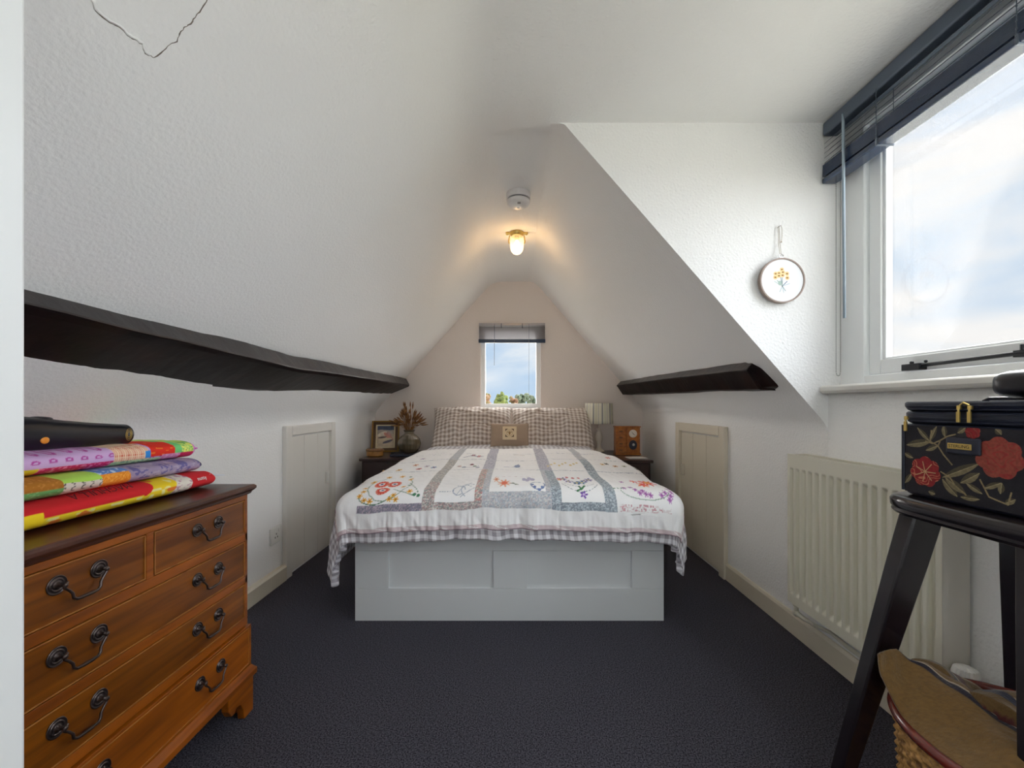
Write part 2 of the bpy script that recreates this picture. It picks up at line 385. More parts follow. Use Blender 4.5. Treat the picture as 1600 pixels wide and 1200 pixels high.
# near end of a partition at the left edge of the view
def slz(x, y=.5):
    xl, _, z_ = tops(y); return lk(y)+(x-XL)*(z_-lk(y))/(xl-XL)
mb = MB(); mb.prism([(-.86, 0), (-.62, 0), (-.62, slz(-.62)-.004), (-.86, slz(-.86)-.004)], 'y', .28, .5205)
struct(mb.build('trim_1', M['upvc'], bevel=.004))
# crack in the plaster, a raised lip along it
crk = [(-.639,.622,1.617),(-.643,.63,1.613),(-.643,.648,1.613),(-.641,.658,1.615),(-.639,.678,1.617),(-.637,.689,1.619),(-.635,.7,1.621),(-.64,.708,1.616),(-.64,.717,1.616),(-.636,.724,1.62),(-.623,.727,1.633),(-.61,.726,1.645),(-.602,.73,1.653),(-.592,.726,1.663),(-.582,.724,1.673),(-.574,.726,1.681),(-.564,.724,1.691),(-.555,.724,1.7),(-.541,.72,1.714),(-.53,.712,1.725)]
def on_slope(p, off=0):
    z = slz(p[0], p[1]); return Vector((p[0]+off*.7, p[1], z-off*.71))
fine = []
for a, b in zip(crk, crk[1:]):
    for k in range(3):
        q = Vector(a).lerp(Vector(b), k/3); fine.append(on_slope((q.x+random.uniform(-.0012,.0012), q.y+random.uniform(-.0012,.0012)), .0002))
rr = [.0006+.0007*random.random() for _ in fine]
o = MB().tube(fine, rr, 5).build('plaster_crack', mat('crack_dark', (120, 112, 104), .9), ls)
lip = [p+Vector((.0022, -.0018, .001)) for p in fine[:26]]
MB().tube(lip, [.0012+.0016*random.random() for _ in lip], 6, flat=.5).build('plaster_flake', M['plaster'], ls, smooth=True)

# baseboards
struct(MB().prism([(XL, 0), (XL+.028, 0), (XL+.028, .078), (XL+.018, .09), (XL, .092)], 'y', YF, 2.36).build('baseboard_left', M['cream'], bevel=.002))
struct(MB().prism([(XR, 0), (XR-.015, 0), (XR-.015, .082), (XR-.008, .094), (XR, .095)], 'y', YF, 2.365).build('baseboard_right', M['cream'], bevel=.002))

# low eaves doors
def eaves_door(n, side, y0, y1, ztop, mt):
    s = -1 if side == 'left' else 1; X = XL if side == 'left' else XR; d = -s
    root = thing('door_%d' % n, '', 'door'); del root['label']; del root['category']; root['kind'] = 'structure'
    cw = .062
    def bx(mb_, a, b, y_0, y_1, z0, z1): return mb_.box(min(X+d*a, X+d*b), max(X+d*a, X+d*b), y_0, y_1, z0, z1)
    f = MB(); bx(f, 0, .026, y0, y0+cw, 0, ztop); bx(f, 0, .026, y1-cw, y1, 0, ztop); bx(f, 0, .026, y0+cw+.0005, y1-cw-.0005, ztop-.058, ztop)
    f.build('door_casing', mt, root, bevel=.004)
    p = MB(); k = 3; w_ = (y1-y0-2*cw)/k
    for i in range(k):
        bx(p, -.01, .006, y0+cw+i*w_+.0012, y0+cw+(i+1)*w_-.0012, .012, ztop-.068)
    p.build('door_panel', mt, root, bevel=.002)
    h = MB(); hy = y1-cw-.05
    hz = .50 if side == 'left' else .545
    bx(h, .006, .028, hy-.012, hy+.012, hz-.04, hz+.04)
    h.build('door_handle', mt, root, bevel=.004)
    return root
eaves_door(1, 'left', 2.36, 3.01, .885, M['gloss'])
eaves_door(2, 'right', 2.36, 3.07, .882, M['cream'])

# windows ----------------------------------------------------------------------------------
def struct_root(name):
    o = bpy.data.objects.new(name, None); COL.objects.link(o); o['kind'] = 'structure'; return o
w1 = struct_root('window_1')                       # dormer window
FX0, FX1 = XW-.004, XW+.06
f = MB()
f.box(FX0, FX1, SY1-.10, SY1+.004, 1.0815, 2.08); f.box(FX0, FX1, SY0, SY0+.08, 1.0815, 2.08)
f.box(FX0, FX1, SY0+.08, .54, 1.0815, 1.112); f.box(FX0, FX1, .62, SY1-.10, 1.0815, 1.112); f.box(FX0, FX1, SY0+.08, .54, 2.03, 2.08); f.box(FX0, FX1, .62, SY1-.10, 2.03, 2.08); f.box(FX0, FX1, .54, .62, 1.0815, 2.08)
f.build('window_frame', M['upvc'], w1, bevel=.004)
for (a, b) in ((.625, SY1-.105), (SY0+.085, .535)):
    s_ = MB(); sx0, sx1 = XW+.012, XW+.052; zb, zt_ = 1.115, 2.026; q = .046
    s_.box(sx0, sx1, a, a+q, zb, zt_); s_.box(sx0, sx1, b-q, b, zb, zt_); s_.box(sx0, sx1, a+q, b-q, zb, zb+q+.004); s_.box(sx0, sx1, a+q, b-q, zt_-q, zt_)
    # inner glazing bead
    g = .012; s_.box(sx0+.008, sx1-.008, a+q, a+q+g, zb+q, zt_-q); s_.box(sx0+.008, sx1-.008, b-q-g, b-q, zb+q, zt_-q); s_.box(sx0+.008, sx1-.008, a+q+g, b-q-g, zb+q, zb+q+g)
    sh = s_.build('window_sash', M['upvc'], w1, bevel=.003)
    MB().box(sx0+.018, sx0+.022, a+q, b-q, zb+q, zt_-q).build('glass_pane', M['glass'], sh)
# casement stay on the bottom rail
st = thing('casement_stay', 'black iron casement stay with curled end on the bottom rail of the dormer window', 'window stay')
y_s = 1.30; xs = XW-.002
b = MB(); b.tube([(xs, 1.33, 1.128), (xs-.004, 1.2, 1.131), (xs-.006, 1.06, 1.134), (xs-.006, .93, 1.137)], .006, 8)
b.build('stay_arm', M['iron'], st, smooth=True)
b = MB(); b.box(xs-.012, xs+.014, 1.285, 1.345, 1.116, 1.137); b.sphere((xs-.006, 1.315, 1.14), .006, 8); b.sphere((xs-.006, 1.27, 1.14), .005, 8); b.build('stay_bracket', M['iron'], st, bevel=.003)
b = MB(); cur = [(xs-.008, .93-.004*k*0+.028*math.cos(k*.5)*(1-k/16)-.02, 1.165+.028*math.sin(k*.5)*(1-k/16)) for k in range(-3, 12)]
b.tube([(xs-.006, .96, 1.137)]+cur, .005, 8); b.build('stay_curl', M['iron'], st, smooth=True)
b = MB(); b.box(xs-.010, xs+.014, 1.02, 1.045, 1.125, 1.142); b.tube([(xs-.005, 1.03, 1.14), (xs-.005, 1.03, 1.156)], .004, 8); b.build('stay_pin', M['iron'], st)
# sill
sl = MB(); pr = [(1.205, 1.053), (1.200, 1.060), (1.200, 1.074), (1.208, 1.081), (XW+.01, 1.081), (XW+.01, 1.051), (1.212, 1.049)]
struct(sl.prism(pr, 'y', SY0-.05, YC-.001).build('trim_2', M['gloss'], bevel=.002))

w2 = struct_root('window_2')                       # far gable window
f = MB(); fy0, fy1 = YB+.035, YB+.09; q = .042
f.box(WX0, WX0+q, fy0, fy1, WZ0, WZ1); f.box(WX1-q, WX1, fy0, fy1, WZ0, WZ1); f.box(WX0+q, WX1-q, fy0, fy1, WZ0, WZ0+q); f.box(WX0+q, WX1-q, fy0, fy1, WZ1-q, WZ1)
f.build('window_frame', M['upvc'], w2, bevel=.003)
MB().box(WX0+q, WX1-q, fy0+.02, fy0+.024, WZ0+q, WZ1-q).build('glass_pane', M['glass'], w2)
MB().box(WX0-.001, WX1+.001, YB-.004, fy0, WZ0-.002, WZ0+.006).build('window_sill', M['upvc'], w2)
w3 = struct_root('added_fill_window')                       # unseen window behind the photographer, added to let in fill light
f = MB(); f.box(-.75, -.69, YF-.06, YF, .55, 1.95); f.box(.69, .75, YF-.06, YF, .55, 1.95); f.box(-.69, .69, YF-.06, YF, .55, .61); f.box(-.69, .69, YF-.06, YF, 1.89, 1.95); f.box(-.03, .03, YF-.06, YF, .61, 1.89)
f.build('window_frame', M['upvc'], w3, bevel=.004)
MB().box(-.69, .69, YF-.034, YF-.03, .61, 1.89).build('glass_pane', M['glass'], w3)

# ------------------------------------------------------------ outside: pale ground that bounces light, and trees
struct(MB().box(-90, 90, -30, 120, -4.7, -4.5).build('ground_outside', M['bounce_ground']))
def tree(label, x, y, h, wd, mt, seed):
    rnd = random.Random(seed); root = thing('tree', label, 'tree', (x, y, -4.5), 0, 'trees seen through the windows')
    b = MB(); b.tube([(0, 0, 0), (.1, 0, h*.4), (0, .05, h*.8)], [.22, .15, .06], 8); b.build('trunk', M['bark'], root, smooth=True)
    bm = bmesh.new()
    for k in range(60):
        u = rnd.random(); zz = h*(.40+.54*u); rad = wd*(.5-.42*abs(u-.35)); an = rnd.random()*2*PI; rr_ = rad*rnd.random()**.5
        r_ = wd*.22*rnd.uniform(.6, 1.1)*(1.15-u*.6)
        bmesh.ops.create_icosphere(bm, subdivisions=2, radius=r_, matrix=Matrix.Translation((rr_*math.cos(an), rr_*math.sin(an), zz)))
    for v in bm.verts: v.co += Vector((rnd.uniform(-1, 1), rnd.uniform(-1, 1), rnd.uniform(-1, 1)))*wd*.035
    me = bpy.data.meshes.new('crown'); bm.to_mesh(me); bm.free()
    finish(bpy.data.objects.new('crown', me), 'crown', mt, root, False, 0)
tree('tall rounded green tree seen through the small gable window', -1.35, 43, 7.3, 2.0, M['leaf'], 1)
tree('low reddish tree left of the tall green one, beyond the gable window', -3.2, 47.5, 7.3, 2.2, M['leaf2'], 2)
tree('smallest tree just right of the tall green one, beyond the gable window', -.1, 51, 7.2, 1.6, M['leaf2'], 3)
tree('low wide dull green tree in the middle of the gable window view', 1.1, 54, 7.5, 2.8, M['leaf3'], 4)
tree('low dull green tree at the right of the gable window view', 2.5, 49, 7.1, 2.6, M['leaf3'], 5)
tree('leafy treetop beyond the dormer window, above the stay', 32.0, 26, 9.2, 4.2, M['leaf'], 6)
tree('second treetop beyond the dormer window, lower and paler', 31.5, 33.5, 8.2, 3.2, M['leaf2'], 7)

# ------------------------------------------------------------ roof beams
def beam(name, label, sec, ys, jit, seed, end=None):
    rnd = random.Random(seed); root = thing(name, label, 'beam')
    rings = []
    NY = 60
    for i in range(NY+1):
        y = ys[0]+(ys[1]-ys[0])*i/NY; ring = sec(y)
        rings.append([(p[0]+jit*(float(vnoise(y*3.1+k*9, k*3.3, seed))-.5)+jit*.5*(float(vnoise(y*11+k*9, k*3.3, seed+4))-.5), y, p[1]+jit*(float(vnoise(y*2.7, k*7.7, seed+1))-.5)+jit*.4*(float(vnoise(y*14, k*7.7, seed+8))-.5)) for k, p in enumerate(ring)])
    o = MB().loft(rings).build('beam_body', M['black'], root, bevel=.006)
    o.data.materials.append(M['black_lit'])
    return root, o
def lsec(y):
    s = float(np.interp(y, [.2, .9, 1.3, 1.9, 2.6, 3.9], [.005, .005, -.006, -.026, -.012, .004]))
    b_ = float(np.interp(y, [.6, 1.0, 2.0, 3.0, 3.94], [.02, .015, .0, -.01, -.03]))
    c_ = float(np.interp(y, [1.0, 2.4], [.028, 0]))
    return [(-1.032, 1.262+s), (-.992+b_*.3, 1.200+s), (-1.01, 1.185+s), (-1.19, 1.112+s-c_), (-1.30, 1.09+s-c_), (-1.20, 1.28+s)]
lb, lbo = beam('roof_beam', 'long dark wooden roof beam running along the whole left slope', lsec, (.30, YB-.002), .008, 3)
def rsec(y):
    s = float(np.interp(y, [1.7, 2.4, 3.94], [-.042, -.025, .0]))
    return [(1.03, 1.248+s), (.985, 1.200+s), (.995, 1.186+s), (1.045, 1.112+s), (1.15, 1.108+s), (1.22, 1.20+s), (1.12, 1.29+s)]
rb, rbo = beam('roof_beam', 'short dark wooden roof beam on the right slope, cut off beside the dormer', rsec, (1.735, YB-.002), .006, 9)
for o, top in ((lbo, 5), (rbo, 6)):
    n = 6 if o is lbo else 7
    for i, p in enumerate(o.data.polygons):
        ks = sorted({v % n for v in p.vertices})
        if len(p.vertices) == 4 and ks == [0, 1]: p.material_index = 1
# broken end of the right beam
b = MB(); b.hexa([(1.03,1.737,1.20),(.99,1.737,1.16),(1.045,1.737,1.075),(1.15,1.737,1.07)], [(1.06,1.70,1.19),(1.03,1.705,1.155),(1.065,1.695,1.085),(1.15,1.69,1.08)]).build('beam_end', M['black'], rb, bevel=.008)

# ------------------------------------------------------------ bed
BX0, BX1, BY0 = -.741, .699, 1.91
bed = thing('bed_frame', 'white panelled double bed frame standing in the middle of the carpet', 'bed', (0, 0, 0))
f = MB(); f.box(BX0, BX1, BY0, BY0+.022, 0, .151); f.box(BX0, BX1, BY0, BY0+.022, .3275, .47)
for a, b_ in ((BX0, -.585), (-.096, .0615), (.549, BX1)): f.box(a, b_, BY0, BY0+.022, .152, .3265)
f.build('footboard', M['bedwhite'], bed, bevel=.0012)
for a, b_ in ((-.585, -.096), (.0615, .549)):
    MB().box(a-.004, b_+.004, BY0+.013, BY0+.021, .149, .330).build('inset_panel', M['bedwhite'], bed)
for a, b_ in ((BX0, BX0+.02), (BX1-.02, BX1)): MB().box(a, b_, BY0+.023, 3.90, 0, .46).build('side_rail', M['bedwhite'], bed, bevel=.002)
MB().box(BX0, BX1, 3.901, 3.925, 0, .50).build('headboard', M['bedwhite'], bed, bevel=.002)
MB().box(BX0+.021, BX1-.021, BY0+.024, 3.90, .22, .30).build('slat_base', M['bedwhite'], bed)
mt = MB().box(-.715, .675, 1.945, 3.89, .301, .55).build('mattress', M['creamcloth'], bevel=.04, seg=4)
tag(mt, 'cream mattress under the duvet on the white bed frame', 'mattress')

# drape: s = distance across the bed, v = distance along it from the foot edge (negative hangs down)
YE = 1.905
def ztop(y): return np.interp(y, [1.8, 2.0, 2.3, 2.62, 2.85, 3.2, 3.5], [.615, .628, .640, .657, .668, .677, .680])
def drape(S, V, off, kside=(.17, .09), seed=0, puff=1.0):
    cx = -.021; s = S-cx
    half = np.interp(V, [0, .5, 1.0, 1.5], [.715, .705, .668, .62])
    R = .082
    du = np.clip(np.abs(s)-half, 0, None); dv = np.clip(-V, 0, None)
    d = np.hypot(du, dv); ph = np.arctan2(dv, du+1e-9)
    sg = np.sign(s); k = np.where(sg < 0, kside[0], kside[1])
    kk = k*np.cos(ph)+.02+.05*np.sin(2*ph)
    arc = R*PI/2
    th = np.clip(d/R, 0, PI/2); ex = np.clip(d-arc, 0, None)
    out = R*np.sin(th)+ex*kk-.42*ex**2*np.sin(2*ph); down = R*(1-np.cos(th))+ex*np.sqrt(1-kk**2)
    # folds that grow with the drop
    hang = np.clip(d/.2, 0, 1)
    along = np.where(dv > du, S*1.0, V*1.0)
    out = out+puff*hang*(.010*(vnoise(S*13+3, V*2.2, seed)-.5)+.016*np.sin(2*ph)*(vnoise(ph*6, d*3, seed+2)-.5))*np.where(d > 0, 1, 0)
    X = cx+np.clip(s, -half, half)+sg*out*np.cos(ph)*(du > 0)
    Y = YE+np.clip(V, 0, None)-out*np.sin(ph)*(dv > 0)
    zt_ = ztop(Y); crown = .018*(1-(np.clip(np.abs(s), 0, half)/half)**2.2)
    wr = .020*(vnoise(S*3.2+7, V*3.6, seed+5)-.5)+.011*(vnoise(S*9, V*7+2, seed+6)-.5)+.0025*(vnoise(S*26, V*22, seed+7)-.5)
    Z = zt_-.018+crown-down+wr*np.where(d > arc, .3, 1)
    rimw = np.clip((V*-1-.0)/.25, 0, 1)
    Y = Y+rimw*(.016*(vnoise(S*30, V*7, seed+9)-.5)+.016*(vnoise(S*11, V*3, seed+10)-.5)); Z = Z+rimw*.014*(vnoise(S*14, V*2, seed+12)-.5)
    P = np.stack([X, Y, Z], -1)
    # offset along the normals
    du_ = np.gradient(P, axis=0); dv_ = np.gradient(P, axis=1); nn = np.cross(du_, dv_); nn /= np.linalg.norm(nn, axis=-1, keepdims=True)+1e-12
    nn *= np.where(nn[..., 2:3].mean() < 0, -1, 1)
    return P+nn*off
# duvet
s = np.linspace(-1.125, 1.02, 300); v = np.linspace(-.262, 1.60, 240)
S, V = np.meshgrid(s, v, indexing='ij')
P = drape(S, V, 0, seed=11)
# puckered bulging foot edge of the duvet, tucked head edge
o = grid_obj('duvet', P, M['gingham2'], uv=np.stack([S+.016*(vnoise(S*9, V*14, 51)-.5), V+.020*(vnoise(S*16, V*6, 52)-.5)], -1))
so = o.modifiers.new('thick', 'SOLIDIFY'); so.thickness = .034; so.offset = -1
sb = o.modifiers.new('sub', 'SUBSURF'); sb.levels = 1; sb.render_levels = 1
tag(o, 'grey and white gingham duvet spread over the bed, its corners hanging low', 'duvet')

# quilt with patchwork blocks ------------------------------------------------
s = np.linspace(-.862, .845, 560); v = np.linspace(-.212, 1.22, 500)
S, V = np.meshgrid(s, v, indexing='ij')
P = drape(S, V, .007, seed=11)
# quilting: shallow furrows beside seams and a gathered hem
hem = np.clip((-V-.115)/.06, 0, 1)
P[..., 1] -= hem*(.009*(vnoise(S*40+4+V*22, V*9, 21)-.35)+.006*(vnoise(S*90, V*12, 29)-.5))
P[..., 2] += .0022*(vnoise(S*55, V*50, 22)-.5)
def A(c): return np.array(lin(c))
col = np.ones(S.shape+(3,))*A((252, 252, 253))
col *= (1-.03*vnoise(S*40, V*40, 3))[..., None]
def put(mask, c): col[mask] = A(c)
cellx = np.floor(S/.0065); celly = np.floor(V/.0065); h1 = hsh(cellx, celly, 5); jx = vnoise(S*170, V*170, 6)
def mottle(mask, cols):
    hh = (h1*.6+jx*.4)[mask]; idx = np.clip((hh*len(cols)*1.15-.1).astype(int), 0, len(cols)-1)
    col[mask] = np.array([A(c) for c in cols])[idx]*.74+.26*A((236, 236, 238))
PINK = [(232,226,222),(196,150,148),(120,128,120),(214,206,196),(150,90,92),(96,112,112),(206,190,180)]
GREY = [(214,210,206),(128,128,126),(160,156,150),(190,176,164),(110,120,122),(226,222,216)]
RED = [(232,226,222),(200,88,82),(96,116,116),(220,196,180),(150,60,62),(160,170,150)]
LBLU = [(220,224,228),(156,172,186),(190,184,190),(132,150,166),(206,206,204),(170,160,166)]
DBLU = [(90,114,132),(60,86,108),(150,172,184),(76,98,120),(186,200,208),(48,72,96)]
LAV = [(200,196,208),(146,146,168),(176,172,190),(120,124,150),(214,210,216)]
NAVY = [(66,62,104),(120,104,140),(40,44,84),(176,150,170),(92,86,120)]
HB = [(-.125, -.092), (.375, .388), (.70, .712), (.93, .94)]   # seams across
inn = (S > -.80) & (S < .78) & (V > -.125)
cl1 = (S > -.413) & (S < -.358); cl2a = (S > -.175) & (S < -.142); cl2b = (S >= -.142) & (S < -.112)
cl3a = (S > .145) & (S < .170); cl3b = (S >= .170) & (S < .214); cl4 = (S > .408) & (S < .458)
mottle(inn & cl1 & (V < .72), PINK); mottle(inn & cl1 & (V > .1), GREY)
mottle(inn & cl1 & (V >= .72), LBLU)
r1 = V < .38
mottle(inn & cl2a & r1, RED); mottle(inn & cl2b & r1, LBLU); mottle(inn & (cl2a | cl2b) & ~r1, LAV)
mottle(inn & cl3a & r1, LBLU); mottle(inn & cl3b & r1, DBLU); mottle(inn & (cl3a | cl3b) & ~r1, LAV)
mottle(inn & cl4, DBLU); mottle(inn & cl4 & (V > .7), LBLU)
fb = (V > -.125) & (V < -.092)
mottle(inn & fb & (S < -.413) & (S > -.70), NAVY)
mottle(inn & fb & (S >= -.413) & (S < -.142), PINK); mottle(inn & (V > -.125) & (V < -.052) & (S >= -.142) & (S < .170), LBLU)
mottle(inn & fb & (S >= .170) & (S < .458), DBLU)
mk = inn & (V > -.118) & (V < -.090) & (S >= .47) & (S < .70) & (h1 > .45); mottle(mk, [(226,180,186),(200,120,136),(236,226,226)])
for a, b_ in HB[1:]:
    mk = (V > a) & (V < b_) & (S > -.80) & (S < .78) & (h1 > .3); mottle(mk, [(176,184,200),(140,152,176),(214,216,222)])
def disc(x, y, r, c, ry=None):
    col[((S-x)/r)**2+((V-y)/(ry or r))**2 < 1] = A(c)
def flower(x, y, r, c, cc, n=7, ry=None):
    ry = ry or r; dx = (S-x)/r; dy = (V-y)/ry; d = np.hypot(dx, dy); an = np.arctan2(dy, dx)
    col[d < .72+.28*np.cos(n*an)] = A(c); col[d < .33] = A(cc)
def petal(x, y, r, c, c2, ry=None):       # radiating stitched flower
    ry = ry or r; dx = (S-x)/r; dy = (V-y)/ry; d = np.hypot(dx, dy); an = np.arctan2(dy, dx)
    m1 = (d < 1) & (d > .45); col[m1] = A(c); col[m1 & (np.cos(an*14) > .55) & (d > .75)] = A(c2)
    col[d <= .45] = A((240, 236, 236)); col[d < .2] = A((60, 70, 130))
def line(pts, w_, c, dash=0):
    for (x0, y0), (x1, y1) in zip(pts, pts[1:]):
        L2 = (x1-x0)**2+(y1-y0)**2+1e-12; t_ = np.clip(((S-x0)*(x1-x0)+(V-y0)*(y1-y0))/L2, 0, 1)
        m1 = np.hypot(S-x0-t_*(x1-x0), V-y0-t_*(y1-y0)) < w_
        if dash: m1 &= ((t_*math.sqrt(L2)/dash) % 1) < .55
        col[m1] = A(c)
def arcp(x, y, rx, ry, a0, a1, n=14): return [(x+rx*math.cos(math.radians(a0+(a1-a0)*i/n)), y+ry*math.sin(math.radians(a0+(a1-a0)*i/n))) for i in range(n+1)]
G = (96, 134, 110)
# block 1: orange trio with yellow sprays
line(arcp(-.59, .06, .10, .14, 100, 400), .0022, (150, 170, 150)); line(arcp(-.63, -.055, .07, .035, 180, 360), .0022, G)
line([(-.56, 0), (-.52, -.03), (-.45, -.06)], .002, G); line([(-.50, .08), (-.46, .0), (-.43, -.055)], .0025, G, .02)
for x, y in ((-.638, .08), (-.578, .085), (-.605, -.012)): petal(x, y, .031, (226, 84, 66), (244, 190, 170), .05 if y > 0 else .036)
for x, y in ((-.69,.12),(-.645,.22),(-.585,.25),(-.52,.17),(-.69,-.02),(-.698,-.05),(-.672,-.07),(-.645,-.075),(-.56,-.072),(-.53,-.074),(-.545,-.05),(-.52,.03),(-.475,-.035),(-.70,.03)):
    flower(x, y, .015, (236, 184, 74), (200, 130, 40), 6, .03 if y > .05 else .015)
for x, y in ((-.45,-.055),(-.432,-.06),(-.50,.05),(-.54,.24)): disc(x, y, .008, (70, 130, 96))
# block 2: pale blue-grey spray
line(arcp(-.25, -.03, .028, .03, 0, 300), .002, (150, 164, 186)); line(arcp(-.21, -.02, .03, .05, 60, 250), .0018, (168, 180, 200)); line([(-.34, -.035), (-.29, -.035)], .002, (170, 180, 196), .012)
for k in range(7): disc(-.26+.012*k, .02-.012*(k % 3), .004, (140, 154, 178))
line([(-.26, -.06), (-.20, .05)], .0018, (170, 180, 196)); line([(-.24,-.07),(-.18,-.02)], .0018, (180, 186, 200))
# block 3: peach flower, blue sprays
flower(-.045, .035, .034, (238, 178, 150), (196, 72, 62), 9, .06); disc(-.045, .035, .014, (232, 120, 90), .03)
flower(-.085, .10, .016, (240, 196, 170), (220, 150, 120), 6, .05); line([(-.02, .03), (0, .02), (.02, -.0)], .003, (110, 120, 104)); disc(-.005, .03, .008, (110, 124, 104)); disc(.01, .01, .007, (110, 124, 104))
for x, y in ((.075,.12),(.09,.10),(.065,.08),(.05,.10)): disc(x, y, .011, (190, 186, 210), .03)
line(arcp(.11, -.005, .032, .04, 90, 390), .003, (150, 160, 190))
for x, y in ((.13,-.03),(.115,-.045),(.095,-.03),(.085,-.01),(.12,.03)): disc(x, y, .008, (110, 130, 176))
line([(-.09, .16), (.11, .17)], .002, (200, 176, 180), .03)
# block 4: pansies
line(arcp(.31, .05, .085, .10, 190, 350), .0018, (120, 140, 150), .014); line(arcp(.31, .06, .07, .08, 190, 350), .0018, (160, 170, 176), .014)
for x, y, c in ((.245,.16,(110,96,160)),(.30,.05,(40,90,140)),(.345,.11,(84,70,150)),(.375,.16,(96,84,160)),(.265,.09,(130,120,180)),(.325,.06,(56,110,160))):
    flower(x, y, .022, c, (220, 210, 150), 5, .045)
flower(.226, .15, .015, (200, 60, 90), (240, 220, 120), 6, .04)
line([(.30,-.015),(.308,-.035),(.325,-.012)], .005, (60, 120, 80)); line([(.305,-.035),(.288,-.045)], .004, (60, 120, 80)); flower(.315, -.062, .019, (112, 70, 170), (210, 190, 230), 5)
for x, y in ((.27,.20),(.30,.19),(.33,.20)): disc(x, y, .008, (200,110,120), .02)
# block 5: orange and pink bloom, mauve sprays
flower(.665, .15, .042, (232, 96, 84), (244, 170, 90), 9, .09); flower(.625, .08, .032, (240, 130, 90), (236, 80, 96), 7, .05); flower(.60, .16, .02, (226, 90, 110), (246, 180, 120), 6, .05)
for x, y in ((.56,-.01),(.575,-.035),(.60,-.04),(.545,.02),(.62,-.045),(.51,.0),(.53,.12),(.59,-.02),(.67,-.045),(.69,-.03),(.71,-.045),(.70,-.065),(.72,-.02),(.715,.01)):
    flower(x, y, .013, (196, 140, 200), (160, 96, 170), 6, .02)
line([(.46,-.012),(.50,-.005)], .004, (60, 130, 90), .016); line(arcp(.60, -.02, .11, .05, 180, 350), .0016, (140, 170, 150)); line([(.50,-.005),(.56,.03)], .002, (120,150,130))
# rows further back
for x, y, c in ((-.66,.45,(232,196,120)),(-.52,.55,(190,190,214)),(-.60,.60,(230,180,150)),(-.47,.5,(90,140,190)),(-.55,.47,(200,100,110))): flower(x, y, .02, c, (150, 90, 60), 6, .035)
for x, y, c in ((-.25,.55,(120,60,70)),(-.29,.47,(180,186,200)),(-.21,.46,(190,190,204)),(-.32,.50,(210,180,176)),(-.23,.50,(150,164,150))): disc(x, y, .012, c, .022)
line(arcp(-.27, .52, .06, .06, 180, 380), .002, (170, 176, 196), .02)
line([(-.06,.50),(.0,.52),(.03,.60)], .003, (150,160,186)); disc(.02,.54,.018,(140,152,184),.04); line([(0,.5),(.05,.48)], .003, (160,170,190))
for k in range(9): disc(.20+.022*k, .50+.03*(k % 3), .007, (226, 208, 160), .02)
for x, y, c in ((.53,.55,(226,180,90)),(.56,.58,(60,70,70)),(.60,.52,(210,150,90)),(.66,.55,(150,170,130)),(.72,.5,(90,90,70))): flower(x, y, .017, c, (80, 60, 50), 6, .03)
line([(-.33,.78),(-.28,.83),(-.24,.79),(-.2,.8)], .004, (90, 100, 140)); flower(-.27,.84,.02,(120,60,110),(220,160,160),6,.035); flower(-.23,.8,.014,(190,100,120),(220,160,160),6,.03)
line([(.0,.86),(.07,.88)], .004, (160,140,120)); flower(.62,.8,.02,(226,150,160),(230,190,150),6,.03); flower(-.6,.8,.02,(200,180,200),(150,160,200),6,.03)
for x in (-.6, -.45, .3, .52): line([(x, 1.0), (x+.1, 1.04)], .003, (190, 190, 206), .02)
# running stitch and edge binding
ed = (V < -.190) | (S < -.842) | (S > .825)
col[ed & (((S*160+V*160) % 1) < .45)] = A((176, 130, 140))
col[(V < -.207) | (S < -.857) | (S > .840)] = A((172, 150, 160))
o = grid_obj('patchwork_quilt', P, M['quilt'], col=col)
so = o.modifiers.new('thick', 'SOLIDIFY'); so.thickness = .005; so.offset = -1
tag(o, 'white patchwork quilt with embroidered flower blocks and floral sashing, over the duvet', 'quilt')

# pillows ---------------------------------------------------------------------
def pillow_grids(w_, h_, t_, n=90, seed=0, pinch=.06, wk=1.0):
    u = np.linspace(-1, 1, n); U, W = np.meshgrid(u, u, indexing='ij')
    prof = (np.clip(1-np.abs(U)**2.8, 0, 1)*np.clip(1-np.abs(W)**2.4, 0, 1))**.55
    X = U*w_/2*(1-pinch*(1-W**2)*np.abs(U)**3); Yv = W*h_/2*(1-pinch*(1-U**2)*np.abs(W)**3)
    wr = wk*(.16*(vnoise(U*2+3, W*2, seed)-.5)+.16*(vnoise(U*5+W*3, W*4-U*4, seed+1)-.5)+.05*(vnoise(U*14+W*9, W*10-U*8, seed+2)-.5))*prof
    return [np.stack([X, Yv, s_*t_/2*(prof)+t_*wr], -1) for s_ in (1, -1)], np.stack([X, Yv], -1)
def pillow(name, label, cat, w_, h_, t_, loc, tilt, m, seed, group=None, rz=0):
    root = None
    (a, b_), uv = pillow_grids(w_, h_, t_, seed=seed)
    # one closed mesh: front sheet followed by the mirrored back sheet
    P_ = np.concatenate([a, b_[::-1][1:-1]], 0); UV = np.concatenate([uv, uv[::-1][1:-1]], 0)
    R_ = np.array(Matrix.Rotation(tilt, 3, 'X')); P_ = P_@R_.T
    o = grid_obj(name, P_, m, uv=UV, closeu=True); o.location = loc; o.rotation_euler = (0, 0, rz)
    return tag(o, label, cat, group)
pillow('pillow', 'plump gingham pillow on the left half of the bed head', 'pillow', .72, .51, .26, (-.372, 3.65, .785), math.radians(52), M['gingham'], 31, None, .03)
pillow('pillow', 'creased gingham pillow on the right half of the bed head', 'pillow', .74, .51, .26, (.340, 3.64, .782), math.radians(51), M['gingham'], 47, None, -.03)

